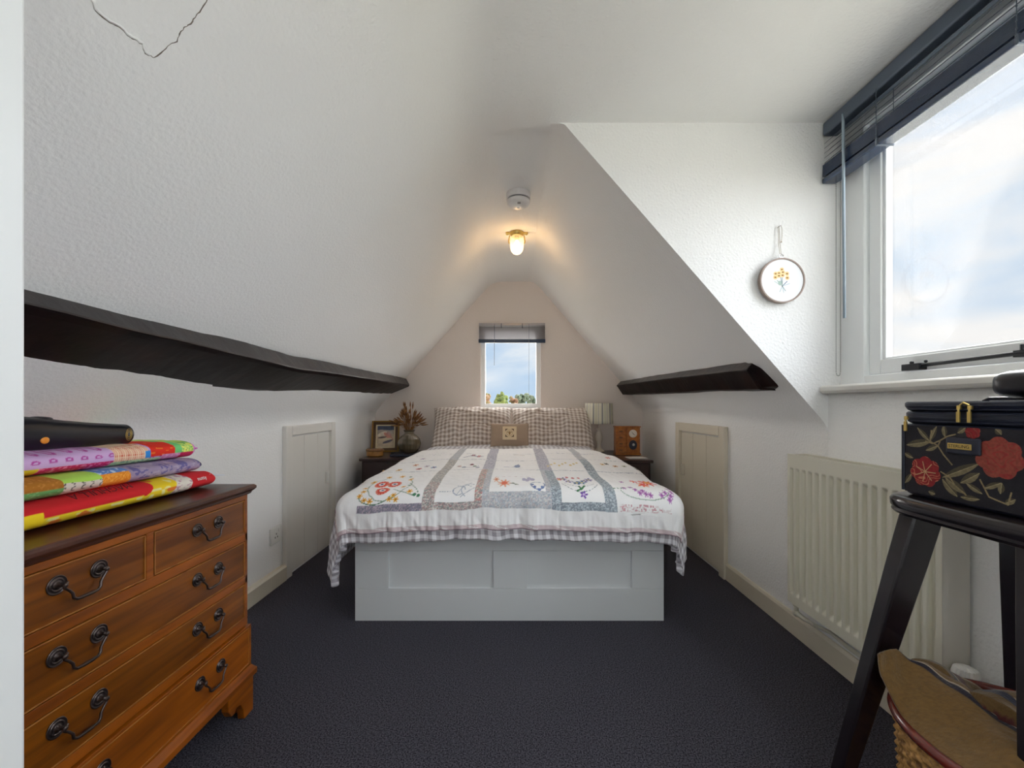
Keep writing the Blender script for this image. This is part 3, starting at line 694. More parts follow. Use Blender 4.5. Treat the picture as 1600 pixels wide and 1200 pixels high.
# little bee cushion
cu = thing('cushion', 'small beige linen cushion with a bee patch, propped against the pillows', 'cushion', (-.035, 3.365, .765), 0)
(a, b_), uv = pillow_grids(.315, .20, .075, n=40, seed=3, pinch=.02, wk=.15)
R_ = np.array(Matrix.Rotation(math.radians(68), 3, 'X'))
grid_obj('cushion_cover', np.concatenate([a, b_[::-1][1:-1]], 0)@R_.T, M['linen'], cu, closeu=True)
n_ = 70; u = np.linspace(-1, 1, n_); U, W = np.meshgrid(u, u, indexing='ij')
px_, py_ = U*.057, W*.057+.005
pr = (np.clip(1-np.abs(px_/.1575)**2.8, 0, 1)*np.clip(1-np.abs(py_/.10)**2.4, 0, 1))**.55
Pp = np.stack([px_, py_, .0375*pr+.0058], -1)@R_.T
cc = np.ones(U.shape+(3,))*A((226, 206, 172)); ring = np.hypot(U, W)
cc[(ring > .62) & (np.abs(U) < .62) & (np.abs(W) < .62)] = A((92, 66, 48)); cc[(np.abs(U) < .2) | (np.abs(W) < .2)] = A((226, 206, 172))
cc[(ring < .46) & (ring > .40)] = A((190, 160, 120))
cc[((U/.11)**2+((W+.03)/.27)**2 < 1)] = A((110, 78, 46)); cc[((U/.11)**2+((W+.03)/.27)**2 < 1) & ((W*14) % 1 < .4)] = A((196, 150, 84))
cc[(((np.abs(U)-.2)/.16)**2+((W-.1)/.09)**2 < 1)] = A((176, 150, 116))
grid_obj('bee_patch', Pp, M['paint'], cu, col=cc)

# ------------------------------------------------------------ bedside tables
def bedside(label, x0, x1, y0, y1, h):
    root = thing('bedside_table', label, 'bedside table', ((x0+x1)/2, y0, 0), 0)
    w_ = (x1-x0)/2; d = y1-y0
    MB().box(-w_, w_, -.01, d, h-.022, h).build('table_top', M['darkwood'], root, bevel=.005)
    MB().box(-w_+.018, w_-.018, .008, d-.005, .06, h-.0225).build('body', M['darkwood'], root, bevel=.003)
    for i, (a, b_) in enumerate(((h-.17, h-.035), (h-.32, h-.185), (.08, h-.335))):
        dr = MB().box(-w_+.035, w_-.035, -.004, .0075, a, b_).build('drawer', M['darkwood'], root, bevel=.004)
        MB().sphere((0, -.014, (a+b_)/2), .012, 12).build('knob', M['gold'], dr, smooth=True)
    for sx in (-1, 1):
        for yy in (.03, d-.04): MB().box(sx*(w_-.035)-.02, sx*(w_-.035)+.02, yy-.02, yy+.02, 0, .0595).build('foot', M['darkwood'], root, bevel=.003)
    return root
TZ = .585
bedside('dark wooden bedside table left of the bed, under the framed picture', -1.235, -.835, 3.27, 3.88, TZ)
bedside('dark wooden bedside table right of the bed, under the lamp and clock', .745, 1.075, 3.16, 3.88, TZ)

# framed picture of boats
pf = thing('picture_frame', 'gilt framed print of beached boats leaning on the left bedside table', 'picture', (-1.175, 3.735, TZ), .10)
tl = Matrix.Rotation(math.radians(-9), 4, 'X')
W_, H_ = .245, .285
def fr(o, i, y0, y1):
    b = MB()
    b.box(-W_/2+o, -W_/2+i, y0, y1, o, H_-o); b.box(W_/2-i, W_/2-o, y0, y1, o, H_-o); b.box(-W_/2+i, W_/2-i, y0, y1, o, i); b.box(-W_/2+i, W_/2-i, y0, y1, H_-i, H_-o)
    return b.xf(tl)
fr(0, .012, -.012, .012).build('frame_moulding', M['frame_gold'], pf, bevel=.003)
fr(.012, .036, -.008, .012).build('frame_moulding', M['frame_dark'], pf, bevel=.002)
fr(.036, .047, -.004, .010).build('mount', M['mount'], pf)
MB().box(-W_/2+.005, W_/2-.005, .0105, .0125, .005, H_-.005).xf(tl).build('backing', M['frame_dark'], pf)
n_ = 90; u = np.linspace(-W_/2+.046, W_/2-.046, n_); z_ = np.linspace(.046, H_-.046, 120); U, W = np.meshgrid(u, z_, indexing='ij')
uu = (U-u[0])/(u[-1]-u[0]); ww = (W-z_[0])/(z_[-1]-z_[0])
cc = np.ones(U.shape+(3,))*A((206, 186, 158)); k = vnoise(uu*7, ww*9, 3)
cc[ww > .55+.1*vnoise(uu*5, ww*5, 1)] = A((176, 164, 150)); cc[ww > .74+.12*vnoise(uu*4, ww*3, 2)] = A((70, 82, 108)); cc[(ww > .86) & (k > .5)] = A((52, 60, 82))
for bx_, by_, rx, ry, an, c in ((.3,.62,.3,.09,.3,(226,214,196)),(.66,.5,.32,.10,-.55,(206,142,124)),(.3,.45,.26,.035,.1,(92,76,74)),(.62,.25,.3,.055,.25,(96,90,104)),(.5,.36,.4,.05,.1,(216,200,170)),(.7,.62,.16,.06,-.5,(196,150,140))):
    dx = (uu-bx_)*math.cos(an)+(ww-by_)*math.sin(an); dy = -(uu-bx_)*math.sin(an)+(ww-by_)*math.cos(an); cc[(dx/rx)**2+(dy/ry)**2 < 1] = A(c)
cc *= (.8+.35*k)[..., None]
o = grid_obj('print', (np.stack([U, np.full_like(U, .004), W], -1).reshape(-1, 3)@np.array(tl.to_3x3()).T).reshape(U.shape+(3,)), M['paintgloss'], pf, col=cc)

# vase with dried grasses
vs = thing('vase', 'round ribbed smoky glass vase holding dried grasses on left bedside table', 'vase', (-.935, 3.66, TZ), 0)
prof = [(.036,.0),(.055,.006),(.078,.04),(.085,.085),(.078,.125),(.055,.155),(.036,.170),(.034,.182),(.043,.198),(.047,.205),(.042,.205),(.030,.180)]
seg = 72; th = np.linspace(0, 2*PI, seg, endpoint=False)
pz = np.array(prof); t_ = np.linspace(0, len(prof)-1, 60); rr = np.interp(t_, range(len(prof)), pz[:, 0]); zz = np.interp(t_, range(len(prof)), pz[:, 1])
rr = rr*1.12; Rm = rr[:, None]*(1+.07*np.abs(np.cos(th*11))[None, :]*np.clip(1-np.abs(zz-.085)/.085, 0, 1)[:, None]**.4)
P = np.stack([Rm*np.cos(th), Rm*np.sin(th), np.repeat(zz[:, None], seg, 1)], -1)
grid_obj('vase_body', P, M['vase'], vs, closev=True)
MB().lathe([(.001,.002),(.034,.002),(.034,.004),(.001,.004)], 24).build('vase_base', M['vase'], vs)
MB().lathe([(.0345,.1815),(.040,.1815),(.040,.189),(.0345,.189)], 24).build('neck_string', M['string'], vs)
rnd = random.Random(5)
gr = thing('dried_grasses', 'bunch of brown dried grasses standing in the ribbed vase', 'dried flowers', (-.935, 3.66, TZ+.01))
stems = MB(); heads = MB()
for k in range(85):
    an = rnd.uniform(0, 2*PI); sp = rnd.uniform(.1, 1)**.7; hgt = .40-.16*sp+rnd.uniform(-.03, .03)
    if k < 5: sp *= .35; hgt = rnd.uniform(.39, .43)
    tip = Vector((math.cos(an)*.155*sp, math.sin(an)*.10*sp, hgt)); base = Vector((rnd.uniform(-.02,.02), rnd.uniform(-.02,.02), .02)); neck = Vector((math.cos(an)*.025, math.sin(an)*.025, .19))
    pts = [base, neck, neck.lerp(tip, .5)+Vector((0, 0, .02)), tip]
    stems.tube(pts, .0012, 5)
    dr = (tip-pts[2]).normalized(); L_ = rnd.uniform(.04, .075)
    a = tip-dr*L_*.5; hp = [a+dr*L_*i/5 for i in range(6)]
    heads.tube(hp, [.002, .0062, .0072, .006, .0038, .0008], 6)
stems.build('stems', M['grass'], gr); heads.build('seed_heads', M['grass'], gr, smooth=True)

# woven lidded box, dark book, on the left table
bk = thing('trinket_box', 'small round-ended tan box with a lid in front of the framed picture', 'box', (-1.160, 3.42, TZ))
MB().lathe([(.001,0),(.060,0),(.066,.008),(.066,.042),(.001,.042)], 32, squash=(1.05, .8)).build('box_body', wood_mat('tan_box', (176, 128, 62), (140, 92, 40)), bk, smooth=False, bevel=.003)
MB().lathe([(.001,.0425),(.070,.0425),(.071,.056),(.062,.063),(.001,.064)], 32, squash=(1.05, .8)).build('box_lid', wood_mat('tan_lid', (150, 104, 56), (112, 74, 36)), bk, bevel=.003)
b = MB().box(-.085, .085, -.055, .055, 0, .018).build('spectacle_case', M['navy'], bevel=.007, seg=3); b.location = (-.935, 3.42, TZ); b.rotation_euler = (0, 0, -.12)
tag(b, 'dark blue case lying flat on the left bedside table, by the quilt', 'case')
b = MB().box(-.05, .05, -.035, .035, 0, .022).build('small_dark_box', M['dryer'], bevel=.004); b.location = (-1.0, 3.53, TZ); tag(b, 'small black box lying between the framed picture and the vase', 'box')

# bedside lamp
lp = thing('table_lamp', 'cream turned table lamp with a striped drum shade, right of the bed', 'lamp', (.772, 3.72, TZ))
MB().lathe([(.001,0),(.048,0),(.050,.010),(.040,.020),(.024,.034),(.017,.05),(.020,.060),(.015,.070),(.028,.095),(.036,.125),(.034,.150),(.022,.182),(.015,.198),(.022,.204),(.022,.212),(.012,.22),(.010,.30),(.001,.30)], 32).build('lamp_base', M['ivory'], lp, smooth=True)
th = np.linspace(0, 2*PI, 180, endpoint=False); zz = np.linspace(.258, .444, 6)
TH, ZZ = np.meshgrid(th, zz, indexing='ij'); RR = .128-.006*(ZZ-.258)/.2
cc = np.ones(TH.shape+(3,))*A((226, 222, 204)); ph = (TH/(2*PI)*10) % 1
cc[(ph > .45) & (ph < .62)] = A((150, 152, 150)); cc[(ph > .68) & (ph < .72)] = A((112, 104, 100)); cc[(ph > .80) & (ph < .92)] = A((196, 196, 170)); cc[(ph > .1) & (ph < .14)] = A((170, 170, 168))
o = grid_obj('lamp_shade', np.stack([RR*np.cos(TH), RR*np.sin(TH), ZZ], -1), M['paint'], lp, col=cc, closeu=True)
so = o.modifiers.new('thick', 'SOLIDIFY'); so.thickness = .003
b = MB(); b.tube([(-.125, 0, .30), (0, 0, .305), (.125, 0, .30)], .0015, 6); b.tube([(0, -.125, .30), (0, 0, .305), (0, .125, .30)], .0015, 6); b.build('shade_carrier', M['steel'], lp)

# clock cabinet with four little drawers
ck_ = thing('clock_cabinet', 'small pine cabinet with a clock face and four tiny drawers, beside the lamp', 'clock', (.975, 3.50, TZ), -.05)
W_, D_, H_ = .205, .09, .245
MB().box(-W_/2, W_/2, .004, D_, .014, H_-.010).build('cabinet_body', M['pine'], ck_, bevel=.002)
MB().box(-W_/2-.006, W_/2+.006, -.004, D_+.004, 0, .0138).build('base_moulding', M['pine'], ck_, bevel=.003); MB().box(-W_/2-.006, W_/2+.006, -.004, D_+.004, H_-.0098, H_).build('cornice', M['pine'], ck_, bevel=.003)
for i in range(4):
    z0 = .020+i*.053; dr = MB().box(-W_/2+.010, -.018, -.002, .0038, z0, z0+.046).build('drawer', M['pine'], ck_, bevel=.003)
    MB().box(-.075, -.046, -.006, -.0022, z0+.018, z0+.026).build('drawer_pull', M['frame_dark'], dr, bevel=.001)
MB().box(-.012, W_/2-.010, -.001, .0038, .020, H_-.020).build('clock_door', M['pine'], ck_, bevel=.002)
cf = MB().lathe([(.001, -.004), (.032, -.004), (.034, -.0015), (.001, -.0015)], 36, (.042, 0, .182), 'y').build('clock_face', M['ivory'], ck_)
b = MB()
for k in range(12):
    a = k*PI/6; b.box(.042+.027*math.sin(a)-.0012, .042+.027*math.sin(a)+.0012, -.005, -.0042, .182+.027*math.cos(a)-.0012, .182+.027*math.cos(a)+.0012)
b.build('hour_marks', M['dark'], cf)
b = MB(); b.tube([(.042, -.006, .182), (.056, -.006, .170)], .0016, 6); b.tube([(.042, -.006, .182), (.028, -.006, .200)], .0012, 6); b.sphere((.042, -.006, .182), .003, 8); b.build('clock_hands', M['dark'], cf)
wn = MB().lathe([(.001, -.003), (.034, -.003), (.034, -.0015), (.001, -.0015)], 36, (.042, 0, .086), 'y', (1.2, 1)).build('round_window', M['navy'], ck_)
MB().lathe([(.001, -.0055), (.012, -.005), (.012, -.0035), (.001, -.0035)], 24, (.045, 0, .088), 'y').build('pendulum_disc', M['steel'], ck_)
pa = MB().box(-.075, .075, -.05, .05, 0, .004).build('paper_leaflet', M['paper']); pa.location = (1.0, 3.30, TZ+.0005); pa.rotation_euler = (0, 0, .1)
pa.location.x = .985
tag(pa, 'white paper leaflet lying on the right bedside table in front of the clock', 'paper')

# ------------------------------------------------------------ blinds
# far window blind
bl = thing('venetian_blind', 'pale grey slatted blind pulled up at the top of the small gable window', 'blind')
bx0, bx1 = -.333, .297
MB().box(bx0, bx1, YB-.036, YB-.004, 1.772, 1.796).build('headrail', M['blindpale'], bl, bevel=.003)
for k in range(10):
    z = 1.762-k*.0125; s_ = MB(); s_.hexa([(bx0, YB-.033, z-.010), (bx1, YB-.033, z-.010), (bx1, YB-.032, z-.011), (bx0, YB-.032, z-.011)], [(bx0, YB-.012, z+.006), (bx1, YB-.012, z+.006), (bx1, YB-.011, z+.005), (bx0, YB-.011, z+.005)]).build('slat', M['blindpale'], bl)
MB().box(bx0-.005, bx1+.003, YB-.036, YB-.008, 1.607, 1.642).build('bottom_rail', M['blindrail'], bl, bevel=.003)
MB().tube([(-.185, YB-.042, 1.785), (-.187, YB-.044, 1.39)], .0022, 8).build('tilt_wand', M['blind'], bl)
MB().tube([(.143, YB-.042, 1.785), (.142, YB-.042, 1.08)], .0013, 6).build('pull_cord', M['blind'], bl)
for x in (-.12, .08): MB().box(x-.004, x+.004, YB-.039, YB-.0365, 1.745, 1.79).build('clip', M['blind'], bl)

# dormer blind
bl = thing('venetian_blind', 'long dark blue-grey slatted blind drawn up over the dormer window', 'blind')
y0, y1 = SY0+.02, 1.600
MB().box(1.205, 1.262, y0, y1, 2.052, 2.104).build('headrail', M['blind'], bl, bevel=.007, seg=3)
for k in range(6):
    z = 2.038-k*.0190; x = 1.230
    MB().hexa([(x-.0175, y0, z-.0115), (x-.0175, y1, z-.0115), (x-.0165, y1, z-.0122), (x-.0165, y0, z-.0122)], [(x+.010, y0, z+.0125), (x+.010, y1, z+.0125), (x+.011, y1, z+.0118), (x+.011, y0, z+.0118)]).build('slat', M['blind'], bl)
for k in range(13):
    z = 1.938-k*.0036; MB().box(1.206, 1.256, y0, y1, z, z+.0024).build('slat', M['blindrail'], bl)
MB().box(1.204, 1.258, y0, y1+.002, 1.868, 1.889).build('bottom_rail', M['blindrail'], bl, bevel=.005, seg=3)
for yy in (1.36, .98, .45):
    b = MB()
    for xx in (1.2025, 1.260): b.tube([(xx, yy, 2.06), (xx, yy, 1.90), (xx, yy, 1.865)], .0011, 6)
    for kk in range(9): b.sphere((1.2025, yy, 2.03-kk*.018), .0022, 6)
    b.build('ladder_cord', M['blind'], bl)
    MB().box(1.2015, 1.2605, yy-.004, yy+.004, 1.8655, 1.891).build('cord_clip', M['blind'], bl, bevel=.002)
MB().tube([(1.196, 1.492, 2.065), (1.196, 1.488, 2.03), (1.196, 1.482, 1.32)], [.003, .0048, .0048], 8).build('tilt_wand', M['wand'], bl, smooth=True)
b = MB()
for i in range(120):
    z = 1.92-i*.0066; b.sphere((1.252, 1.592, z), .0019, 6); b.sphere((1.266, 1.588, z), .0019, 6)
for i in range(5): a = PI*i/4; b.sphere((1.259+.007*math.cos(a), 1.59, 1.127-.008*math.sin(a)), .0019, 6)
bo = b.build('bead_chain', M['chain'], bl, smooth=True)

# ------------------------------------------------------------ embroidery hoop on the cheek
hp = thing('embroidery_hoop', 'round embroidery hoop with a yellow flower posy hanging on the dormer cheek', 'wall hanging', (1.040, YC-.020, 1.488))
ring = [( .085*math.cos(a), 0, .085*math.sin(a)) for a in np.linspace(0, 2*PI, 72, endpoint=False)]
b = MB(); rings = []
for a in np.linspace(0, 2*PI, 73):
    c_, s_ = math.cos(a), math.sin(a); rings.append([(r_*c_, y_, r_*s_) for r_, y_ in ((.0815, -.006), (.0875, -.006), (.0875, .010), (.0815, .010))])
b.loft(rings, caps=False).build('hoop_ring', M['hoopwood'], hp, bevel=.001)
n_ = 120; rad = np.linspace(0.0005, .0825, n_); th = np.linspace(0, 2*PI, 160, endpoint=False); RR, TH = np.meshgrid(rad, th, indexing='ij')
X = RR*np.cos(TH); Z = RR*np.sin(TH); cc = np.ones(X.shape+(3,))*A((238, 239, 242))
def cdisc(x, z, r, c, rz=None): cc[((X-x)/r)**2+((Z-z)/(rz or r))**2 < 1] = A(c)
def cline(x0, z0, x1, z1, w_, c):
    L2 = (x1-x0)**2+(z1-z0)**2; t_ = np.clip(((X-x0)*(x1-x0)+(Z-z0)*(z1-z0))/L2, 0, 1); cc[np.hypot(X-x0-t_*(x1-x0), Z-z0-t_*(z1-z0)) < w_] = A(c)
for x0, z0, x1, z1, c in ((0,-.022,-.020,.0,(160,180,170)),(0,-.022,-.006,.012,(120,140,150)),(0,-.022,.018,-.004,(110,128,150)),(0,-.022,.028,-.012,(190,205,215)),(0,-.022,-.010,-.044,(180,195,200)),(0,-.022,.006,-.048,(180,195,200)),(0,-.022,.012,-.040,(150,170,175)),(0,-.022,-.03,-.004,(190,205,200)),(0,-.022,0,.02,(150,165,160))): cline(x0, z0, x1, z1, .0015, c)
cdisc(-.010, -.010, .007, (170, 190, 182), .009)
for x, z in ((-.002,.042),(-.013,.028),(.002,.032),(-.026,.026),(-.027,.012),(-.013,.018),(.001,.020),(.018,.026),(.019,.010)):
    cdisc(x, z, .0085, (248, 214, 160)); cdisc(x, z, .0045, (150, 110, 60), .0030)
cdisc(0, -.022, .0022, (60, 50, 50))
grid_obj('embroidered_cloth', np.stack([X, np.full_like(X, -.003), Z], -1), M['paint'], hp, col=cc, closev=True)
b = MB(); b.tube([(-.004+.009*math.cos(a), -.001, .095+.007*math.sin(a)) for a in np.linspace(0, 2*PI, 20, endpoint=False)], .0016, 8, closed=True); b.box(-.010, .002, -.004, .006, .0868, .090); b.build('hoop_screw', M['steel'], hp)
b = MB(); b.tube([(-.006, .002, .100), (-.008, .008, .150), (-.007, .012, .214), (-.003, .012, .218)], .0009, 6); b.tube([(-.001, .002, .100), (-.002, .008, .150), (-.003, .012, .214)], .0009, 6)
b.tube([(-.003, .012, .216), (.004, .012, .220), (.009, .013, .208), (.010, .014, .180), (.007, .014, .158)], .0009, 6); b.sphere((.007, .014, .156), .003, 8); b.build('hanging_string', M['string'], hp)
b = MB(); b.tube([(-.004, .004, .215), (-.004, .0195, .214)], .0016, 8); b.build('nail', M['steel'], hp)

# ------------------------------------------------------------ ceiling fittings
al = thing('smoke_alarm', 'round white smoke alarm on the ridge ceiling', 'smoke alarm', (.025, 2.30, 2.1955))
MB().lathe([(.001,0),(.066,0),(.068,-.003),(.068,-.036),(.001,-.036)], 48).build('mounting_plate', M['alarm'], al, smooth=False, bevel=.002)
MB().lathe([(.001,-.0362),(.060,-.0362),(.060,-.043),(.001,-.043)], 48).build('vent_ring', M['grey'], al)
MB().lathe([(.001,-.0432),(.064,-.0432),(.066,-.048),(.062,-.060),(.048,-.069),(.001,-.073)], 48).build('alarm_cover', M['alarm'], al, smooth=True)
b = MB(); 
for k in range(4): b.box(-.006, .012, -.045+k*.005, -.0425+k*.005, -.0725, -.068)
b.build('alarm_grille', M['grey'], al)
MB().lathe([(.001,-.069),(.008,-.069),(.008,-.074),(.001,-.074)], 16, (0, .02, 0)).build('test_button', M['alarm'], al)

li = thing('ceiling_light', 'small brass bulkhead light with a ribbed glass jar, lit, on the ridge ceiling', 'ceiling light', (.020, 2.82, 2.1965))
b = MB(); b.lathe([(.001,0),(.048,0),(.050,-.006),(.046,-.016),(.040,-.028),(.001,-.028)], 40)
for sx in (-1, 1): b.box(sx*.060-.016, sx*.060+.016, -.012, .012, -.012, 0); b.tube([(sx*.066, 0, -.012), (sx*.066, 0, -.018)], .005, 8)
b.build('lamp_mount', M['gold'], li, bevel=.002)
seg = 64; th = np.linspace(0, 2*PI, seg, endpoint=False); prof = np.array([(.043,-.029),(.046,-.045),(.047,-.075),(.045,-.105),(.038,-.128),(.024,-.144),(.001,-.149)])
t_ = np.linspace(0, 6, 40); rr = np.interp(t_, range(7), prof[:, 0]); zz = np.interp(t_, range(7), prof[:, 1])
Rm = rr[:, None]*(1+.02*np.cos(th*12)[None, :])
grid_obj('glass_jar', np.stack([Rm*np.cos(th), Rm*np.sin(th), np.repeat(zz[:, None], seg, 1)], -1), M['jar'], li, closev=True)
for sx in (-1, 1): MB().tube([(sx*.050, 0, -.02), (sx*.056, 0, -.06), (sx*.052, 0, -.075)], .004, 8).build('side_lug', M['gold'], li)
MB().lathe([(.001,-.029),(.016,-.029),(.016,-.055),(.001,-.055)], 20).build('bulb_holder', M['gold'], li)
bulb = MB().lathe([(.010,-.056),(.012,-.062),(.022,-.080),(.024,-.092),(.018,-.104),(.010,-.109),(.001,-.110)], 24).build('bulb', mat('lit_bulb', (255, 236, 200), .3, emit=((255, 214, 150), 14)), li, smooth=True)
ld = bpy.data.lights.new('bulb_light', 'POINT'); ld.energy = 1.8; ld.color = (1.0, .60, .26); ld.shadow_soft_size = .02
lo = bpy.data.objects.new('bulb_light', ld); COL.objects.link(lo); lo.location = (.020, 2.82, 2.060)

# ------------------------------------------------------------ radiator
rd = thing('radiator', 'cream ribbed panel radiator on the right wall under the dormer window', 'radiator', (0, 0, 0))
RX, RY0, RY1, RZ0, RZ1 = 1.150, 1.100, 1.722, .186, .796
ny, nz_ = 520, 60
Yg = np.linspace(RY0, RY1, ny); zb = np.concatenate([np.linspace(RZ0, RZ0+.03, 6), np.linspace(RZ0+.034, RZ0+.062, 12), np.linspace(RZ0+.07, RZ1-.075, 10), np.linspace(RZ1-.068, RZ1-.045, 12), np.linspace(RZ1-.04, RZ1, 5)])
YY, ZZ = np.meshgrid(Yg, zb, indexing='ij')
pitch = .0355; ph = ((YY-RY0-.012)/pitch) % 1
rib = np.clip((.5-np.abs(ph-.5))*6-1.0, 0, 1); rib = rib*rib*(3-2*rib)
edge = np.clip((YY-RY0-.012)/.002, 0, 1)*np.clip((RY1-.014-YY)/.002, 0, 1)
zz1 = np.clip((ZZ-RZ0-.034)/.024, 0, 1)*np.clip((RZ1-.047-ZZ)/.018, 0, 1); zz1 = zz1*zz1*(3-2*zz1)
XX = RX+.013*rib*zz1*edge
grid_obj('ribbed_panel', np.stack([XX, YY, ZZ], -1), M['rad'], rd)
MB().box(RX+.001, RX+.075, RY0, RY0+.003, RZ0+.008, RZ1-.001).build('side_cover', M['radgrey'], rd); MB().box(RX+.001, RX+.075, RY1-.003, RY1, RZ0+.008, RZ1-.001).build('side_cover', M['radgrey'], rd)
MB().box(RX+.060, RX+.070, RY0+.003, RY1-.003, RZ0+.004, RZ1-.008).build('rear_panel', M['rad'], rd)
b = MB(); b.box(RX, RX+.010, RY0, RY1, RZ1+.0002, RZ1+.006); b.box(RX+.066, RX+.076, RY0, RY1, RZ1+.0002, RZ1+.006)
k = RY0+.004
while k < RY1-.006: b.box(RX+.010, RX+.066, k, k+.006, RZ1, RZ1+.005); k += .014
b.build('top_grille', M['rad'], rd)
MB().tube([(RX+.03, RY0+.02, RZ0+.03), (XR-.001, RY0+.05, RZ0+.05)], .008, 8).build('wall_bracket', M['rad'], rd)
b = MB(); b.tube([(RX+.030, RY1-.010, RZ0+.010), (RX+.030, RY1-.010, RZ0-.012)], .011, 12); b.tube([(RX+.030, RY1-.010, RZ0-.012), (RX+.030, RY1-.010, RZ0-.055)], .009, 12); b.sphere((RX+.030, RY1-.010, RZ0-.012), .015, 12, (1, 1, .8)); b.tube([(RX+.030, RY1-.010, RZ0-.048), (RX+.030, RY1-.06, RZ0-.050), (RX+.040, RY1-.10, RZ0-.052)], [.011, .009, .006], 12); b.sphere((RX+.030, RY1-.010, RZ0-.050), .014, 12)
b.build('lockshield_valve', M['rad'], rd, smooth=True)
b = MB(); b.tube([(RX+.040, RY1-.10, RZ0-.052), (RX+.060, RY1-.16, RZ0-.050), (XR-.012, RY1-.22, .118), (XR-.012, YF+.3, .118)], .0075, 10); b.build('heating_pipe', M['rad'], rd, smooth=True)
b = MB(); vy = RY0-.030
b.tube([(RX+.030, vy, RZ0+.015), (RX+.030, vy, .100)], .009, 12); b.tube([(RX+.03, vy, RZ0+.03), (RX+.03, RY0+.02, RZ0+.03)], .010, 12); b.build('valve_body', M['steel'], rd, smooth=True)
b = MB(); rings = []
for z, r_ in ((.232, .018), (.242, .024), (.296, .026), (.312, .022), (.318, .010)):
    rings.append([(RX+.030+(r_*(1+.06*math.cos(20*a)))*math.cos(a), vy+(r_*(1+.06*math.cos(20*a)))*math.sin(a), z+.004) for a in np.linspace(0, 2*PI, 80, endpoint=False)])
b.loft(rings).build('thermostat_head', M['plug'], rd)

# double socket on the left wall
so_ = thing('wall_socket', 'white power socket on the left wall beside the low door', 'socket', (XL, 2.285, .283))
MB().box(0, .010, -.052, .052, -.046, .046).build('face_plate', M['plug'], so_, bevel=.004)
for yy in (0.0,):
    b = MB()
    for a_, z_ in ((0, .006), (-.011, -.012), (.011, -.012)): b.box(.0095, .0106, yy+a_-.0025, yy+a_+.0025, z_-.0045, z_+.0045)
    b.build('pin_holes', M['dark'], so_)
    MB().box(.010, .0135, .018, .030, .014, .032).build('switch', M['plug'], so_, bevel=.001)

# ------------------------------------------------------------ chest of drawers
CX, CY0, CY1 = -.872, .605, 1.345
cd = thing('chest_of_drawers', 'worn orange-brown wooden chest of drawers with swan-neck handles against the left wall', 'chest of drawers', (0, 0, 0))
CB = -1.30
MB().box(CB, CX-.006, CY0+.004, CY1-.004, .285, .7125).build('carcass', M['wood'], cd, bevel=.002)
MB().box(CB, CX+.006, CY0-.006, CY1+.006, .152, .2848).build('lower_carcass', M['wood'], cd, bevel=.002)
# top with moulded edge
tp = MB()
def tring(o_, z): return [(CB, CY0-o_, z), (CX+o_, CY0-o_, z), (CX+o_, CY1+o_, z), (CB, CY1+o_, z)]
tp.loft([tring(.002, .713), tring(.006, .716), tring(.008, .722), tring(.012, .725), tring(.017, .731), tring(.017, .738), tring(.012, .743), tring(.006, .744)])
tp.build('chest_top', M['woodtop'], cd, bevel=.0015)
# frame rails: proud of drawer recesses
fr_ = MB(); FX = CX-.006
for z0, z1 in ((.697, .7125), (.563, .588), (.426, .449), (.289, .313)): fr_.box(FX, CX, CY0+.004, CY1-.004, z0, z1)
for y0_, y1_ in ((CY0+.004, CY0+.016), (CY1-.016, CY1-.004)): fr_.box(FX, CX, y0_, y1_, .313, .697)
fr_.box(FX, CX, .972, .992, .588, .697)
fr_.build('face_frame', M['wood'], cd, bevel=.0012)
# bracket feet + plinth moulding
pl = MB(); pl.loft([[(CB, CY0-o_, z), (CX+o_, CY0-o_, z), (CX+o_, CY1+o_, z), (CB, CY1+o_, z)] for o_, z in ((.018, .118), (.018, .135), (.012, .143), (.006, .152))])
pl.build('plinth_moulding', M['wood'], cd, bevel=.001)
def foot(yc, dirn):
    pts = [(0, 0), (.045, 0), (.050, .035), (.062, .058), (.080, .062), (.090, .050), (.105, .052), (.118, .075), (.118, .1175), (0, .1175)]
    poly = [(yc+dirn*a, z) for a, z in pts]
    return MB().prism(poly, 'x', CX-.012, CX+.010)
for yc, dn in ((CY1+.010, -1), (CY0-.010, 1)):
    foot(yc, dn).build('bracket_foot', M['wood'], cd, bevel=.002)
    b = MB(); p2 = [(CX-.012, 0), (CX-.055, 0), (CX-.07, .055), (CX-.11, .075), (CX-.11, .1175), (CX-.012, .1175)]
    b.prism(p2, 'y', yc-dn*0, yc+dn*.02).build('bracket_foot', M['wood'], cd, bevel=.002)
    MB().box(CB, CB+.05, min(yc, yc+dn*.05), max(yc, yc+dn*.05), 0, .1175).build('bracket_foot', M['wood'], cd, bevel=.002)
